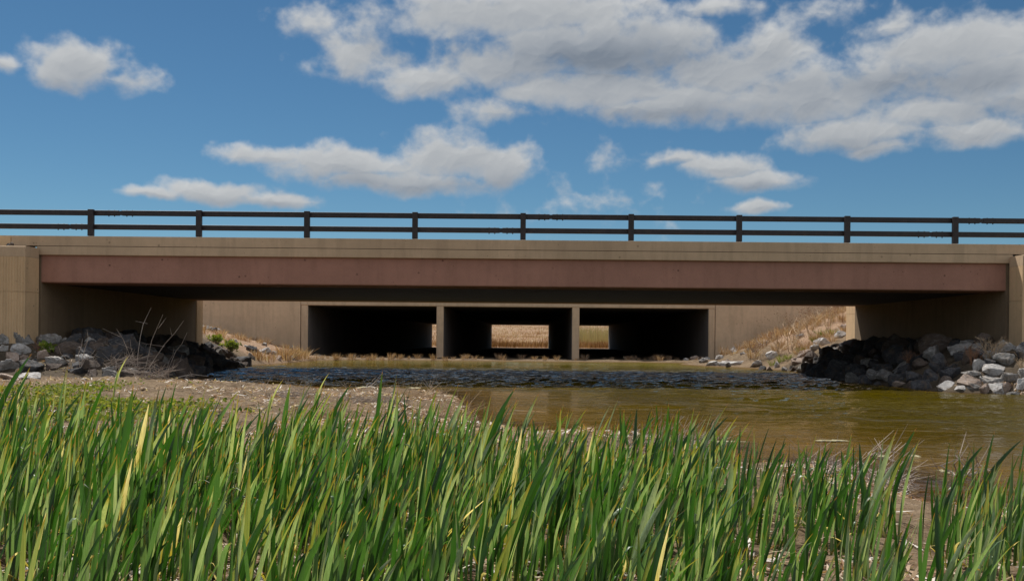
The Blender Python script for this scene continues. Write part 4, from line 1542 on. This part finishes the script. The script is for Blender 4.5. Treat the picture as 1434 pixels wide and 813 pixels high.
def cloud_panorama():
    """Cumulus laid out by compass bearing and elevation: colour and cover for the sky in front of the bridge."""
    X0, X1, Y0, Y1, ST = -330.0, 1790.0, -330.0, 480.0, 0.9
    xs = np.arange(X0, X1, ST)
    ys = np.arange(Y0, Y1, ST)
    x, y = np.meshgrid(xs, ys)
    x = x.astype(np.float32)
    y = y.astype(np.float32)
    wx_ = pfbm(x / 90, y / 90, 5, 31)
    wy_ = pfbm(x / 90, y / 90, 5, 57)
    px = x + 20 * wx_
    py = y + 12 * wy_
    f = np.full(x.shape, -3.0, np.float32)
    kk = .12

    def pos_(cx, cy):
        a, e = px_dir(cx, cy)
        return VPX + a * F, VPY - e * F
    for cx, cy, rx, ry, wt in CLOUDS:
        a, b = pos_(cx, cy)
        dy = (py - b) / ry
        dy = np.where(dy > 0, dy * 1.25, dy)          # flatter undersides
        val = wt * (0.99 - np.sqrt(((px - a) / rx) ** 2 + dy ** 2) * (1.0 if wt > .6 else .8))
        h = np.maximum(kk - np.abs(f - val), 0) / kk
        f = np.maximum(f, val) + h * h * kk * .25
    bil = pfbm(x / 70 + .25 * wx_, y / 56 + .25 * wy_, 5, 71, .48, True)
    fb = pfbm(x / 48, y / 40, 7, 91, .56)
    D = f + .22 * bil + .48 * fb
    al = np.clip((D + .05) / .62, 0, 1)
    al = al * al * (3 - 2 * al)
    gyf = np.gradient(f, ST, axis=0)
    under = np.clip(-gyf * 60, 0, 1)                      # ragged, thinner undersides
    al = al * (1 - .55 * under * np.clip(1 - D / .75, 0, 1))
    T = np.clip(D, 0, 1.1)
    od = np.zeros_like(T)
    acc = np.zeros(T.shape[1], np.float32)
    dec = math.exp(-ST / 26.0)
    for i in range(T.shape[0]):            # shade accumulates from the sunlit tops downwards
        acc = acc * dec + T[i] * (ST / 26.0)
        od[i] = acc
    lt = np.exp(-1.7 * od)
    # relief of the puffs
    B = f * .5 + .26 * pfbm(x / 84 + .35 * wx_, y / 62 + .35 * wy_, 3, 71, .38, True) + .22 * pfbm(x / 75, y / 60, 3, 91, .5)
    gy_, gx_ = np.gradient(B, ST)
    rel = np.clip((gy_ * 1.0 + gx_ * .35) * 13.0, -1, 1)
    sh = np.full(x.shape, 0.0, np.float32)
    for cx, cy, rx, ry, wt in SHADES:
        a, b = pos_(cx, cy)
        sh = np.maximum(sh, wt * np.clip(1.3 - np.sqrt(((px - a) / rx) ** 2 + ((py - b) / ry) ** 2), 0, 1))
    gz = .44 + .46 * lt + .22 * rel - .48 * sh + .05 * fb - .10 * np.clip(f, 0, 1)
    gz = np.clip(gz, 0, 1)
    st = [0, .3, .6, 1.0]
    cols = np.array([(.20, .235, .285), (.325, .355, .395), (.44, .46, .48), (.64, .65, .65)])
    img = np.ones((len(ys), len(xs), 4), np.float32)
    for c in range(3):
        img[..., c] = np.interp(gz, st, cols[:, c]) / 2 ** EXPO
    img[..., 3] = al * .97
    im = bpy.data.images.new('cloud bank', len(xs), len(ys), alpha=True, float_buffer=True)
    im.colorspace_settings.name = 'Non-Color'
    im.alpha_mode = 'CHANNEL_PACKED'
    im.pixels.foreach_set(img[::-1].ravel())
    im.update()
    im.pack()
    return im, ((X0 - VPX) / F, (X1 - VPX) / F, (VPY - Y1) / F, (VPY - Y0) / F)


im, (a0, a1, e0, e1) = cloud_panorama()
gen = t.node('ShaderNodeTexCoord').outputs['Generated']
dirn = t.vmath('NORMALIZE', gen).outputs[0]
sx = t.node('ShaderNodeSeparateXYZ', ins={0: dirn})
az = t.math('ARCTAN2', sx.outputs[0], sx.outputs[1])
el = t.math('ARCSINE', sx.outputs[2])
uv = t.node('ShaderNodeCombineXYZ', ins={0: t.math('DIVIDE', t.math('SUBTRACT', az, a0), a1 - a0), 1: t.math('DIVIDE', t.math('SUBTRACT', el, e0), e1 - e0), 2: 0.0}).outputs[0]
it = t.node('ShaderNodeTexImage', image=im, extension='CLIP', interpolation='Linear', ins={'Vector': uv})
k_ = 1.0 / SKY
ccol = t.mix(1.0, it.outputs[0], (k_, k_, k_), 'MULTIPLY')
fin = t.mix(it.outputs[1], t.node('ShaderNodeHueSaturation', ins={'Saturation': 1.08, 'Value': 1.0, 'Color': t.mix(1.0, sky.outputs[0], (0.90, 1.08, 1.06), 'MULTIPLY')}).outputs[0], ccol)
# unseen cumulus added over the rest of the sky to brighten shaded fronts
zz = t.math('ADD', t.math('MAXIMUM', sx.outputs[2], 0.0), 0.18)
pl = t.node('ShaderNodeCombineXYZ', ins={0: t.math('DIVIDE', sx.outputs[0], zz), 1: t.math('DIVIDE', sx.outputs[1], zz), 2: 0.0}).outputs[0]
cn = t.noise(pl, 1.7, 4, .55).outputs[0]
rest = t.math('MAXIMUM', t.maprange(t.math('ABSOLUTE', az), .62, .80), t.maprange(el, .42, .56))
rest = t.math('MULTIPLY', rest, t.maprange(sx.outputs[2], 0.0, 0.08))
cov = t.math('MULTIPLY', t.maprange(cn, .46, .56), rest)
cloud_fill = t.maprange(sx.outputs[1], 0.6, -0.4, 0.58, 0.92)       # added clouds are brightest opposite the sun, as fill for the bridge front
ck = t.math('MULTIPLY', cloud_fill, k_)
fin = t.mix(cov, fin, t.node('ShaderNodeCombineXYZ', ins={0: ck, 1: ck, 2: ck}).outputs[0])
t.l.new(fin, bg.inputs[0])
bg.inputs[1].default_value = SKY

sl = bpy.data.lights.new('sun', 'SUN')
sl.energy = 5.0
sl.angle = R(0.55)
sl.color = (1.0, .955, .885)
so = bpy.data.objects.new('sun', sl)
so.rotation_euler = to_sun.to_track_quat('Z', 'Y').to_euler()
COL.objects.link(so)

# ------------------------------------------------------------------ camera and render settings
cd = bpy.data.cameras.new('camera')
cd.sensor_width = 36.0
cd.lens = F / 1434.0 * 36.0
cd.shift_x = -(VPX - 717.0) / 1434.0
cd.shift_y = (VPY - 406.5) / 1434.0
cd.clip_end = 6000
cd.clip_start = .05
cam = bpy.data.objects.new('camera', cd)
cam.location = (0, 0, HC)
cam.rotation_mode = 'XYZ'
cam.matrix_world = Matrix.Translation((0, 0, HC)) @ Euler((R(90), 0, 0)).to_matrix().to_4x4() @ Matrix.Rotation(ROLL, 4, 'Z')
COL.objects.link(cam)
S.camera = cam
S.view_settings.view_transform = 'Standard'
S.view_settings.look = 'None'
S.view_settings.exposure = EXPO
S.view_settings.gamma = 1.0
S.view_settings.use_curve_mapping = False
S.render.engine = 'CYCLES'
S.cycles.max_bounces = 8
S.cycles.diffuse_bounces = 4
S.cycles.transparent_max_bounces = 16
S.cycles.sample_clamp_direct = 3.0
S.cycles.sample_clamp_indirect = 3.0
S.cycles.caustics_reflective = False
S.cycles.caustics_refractive = False
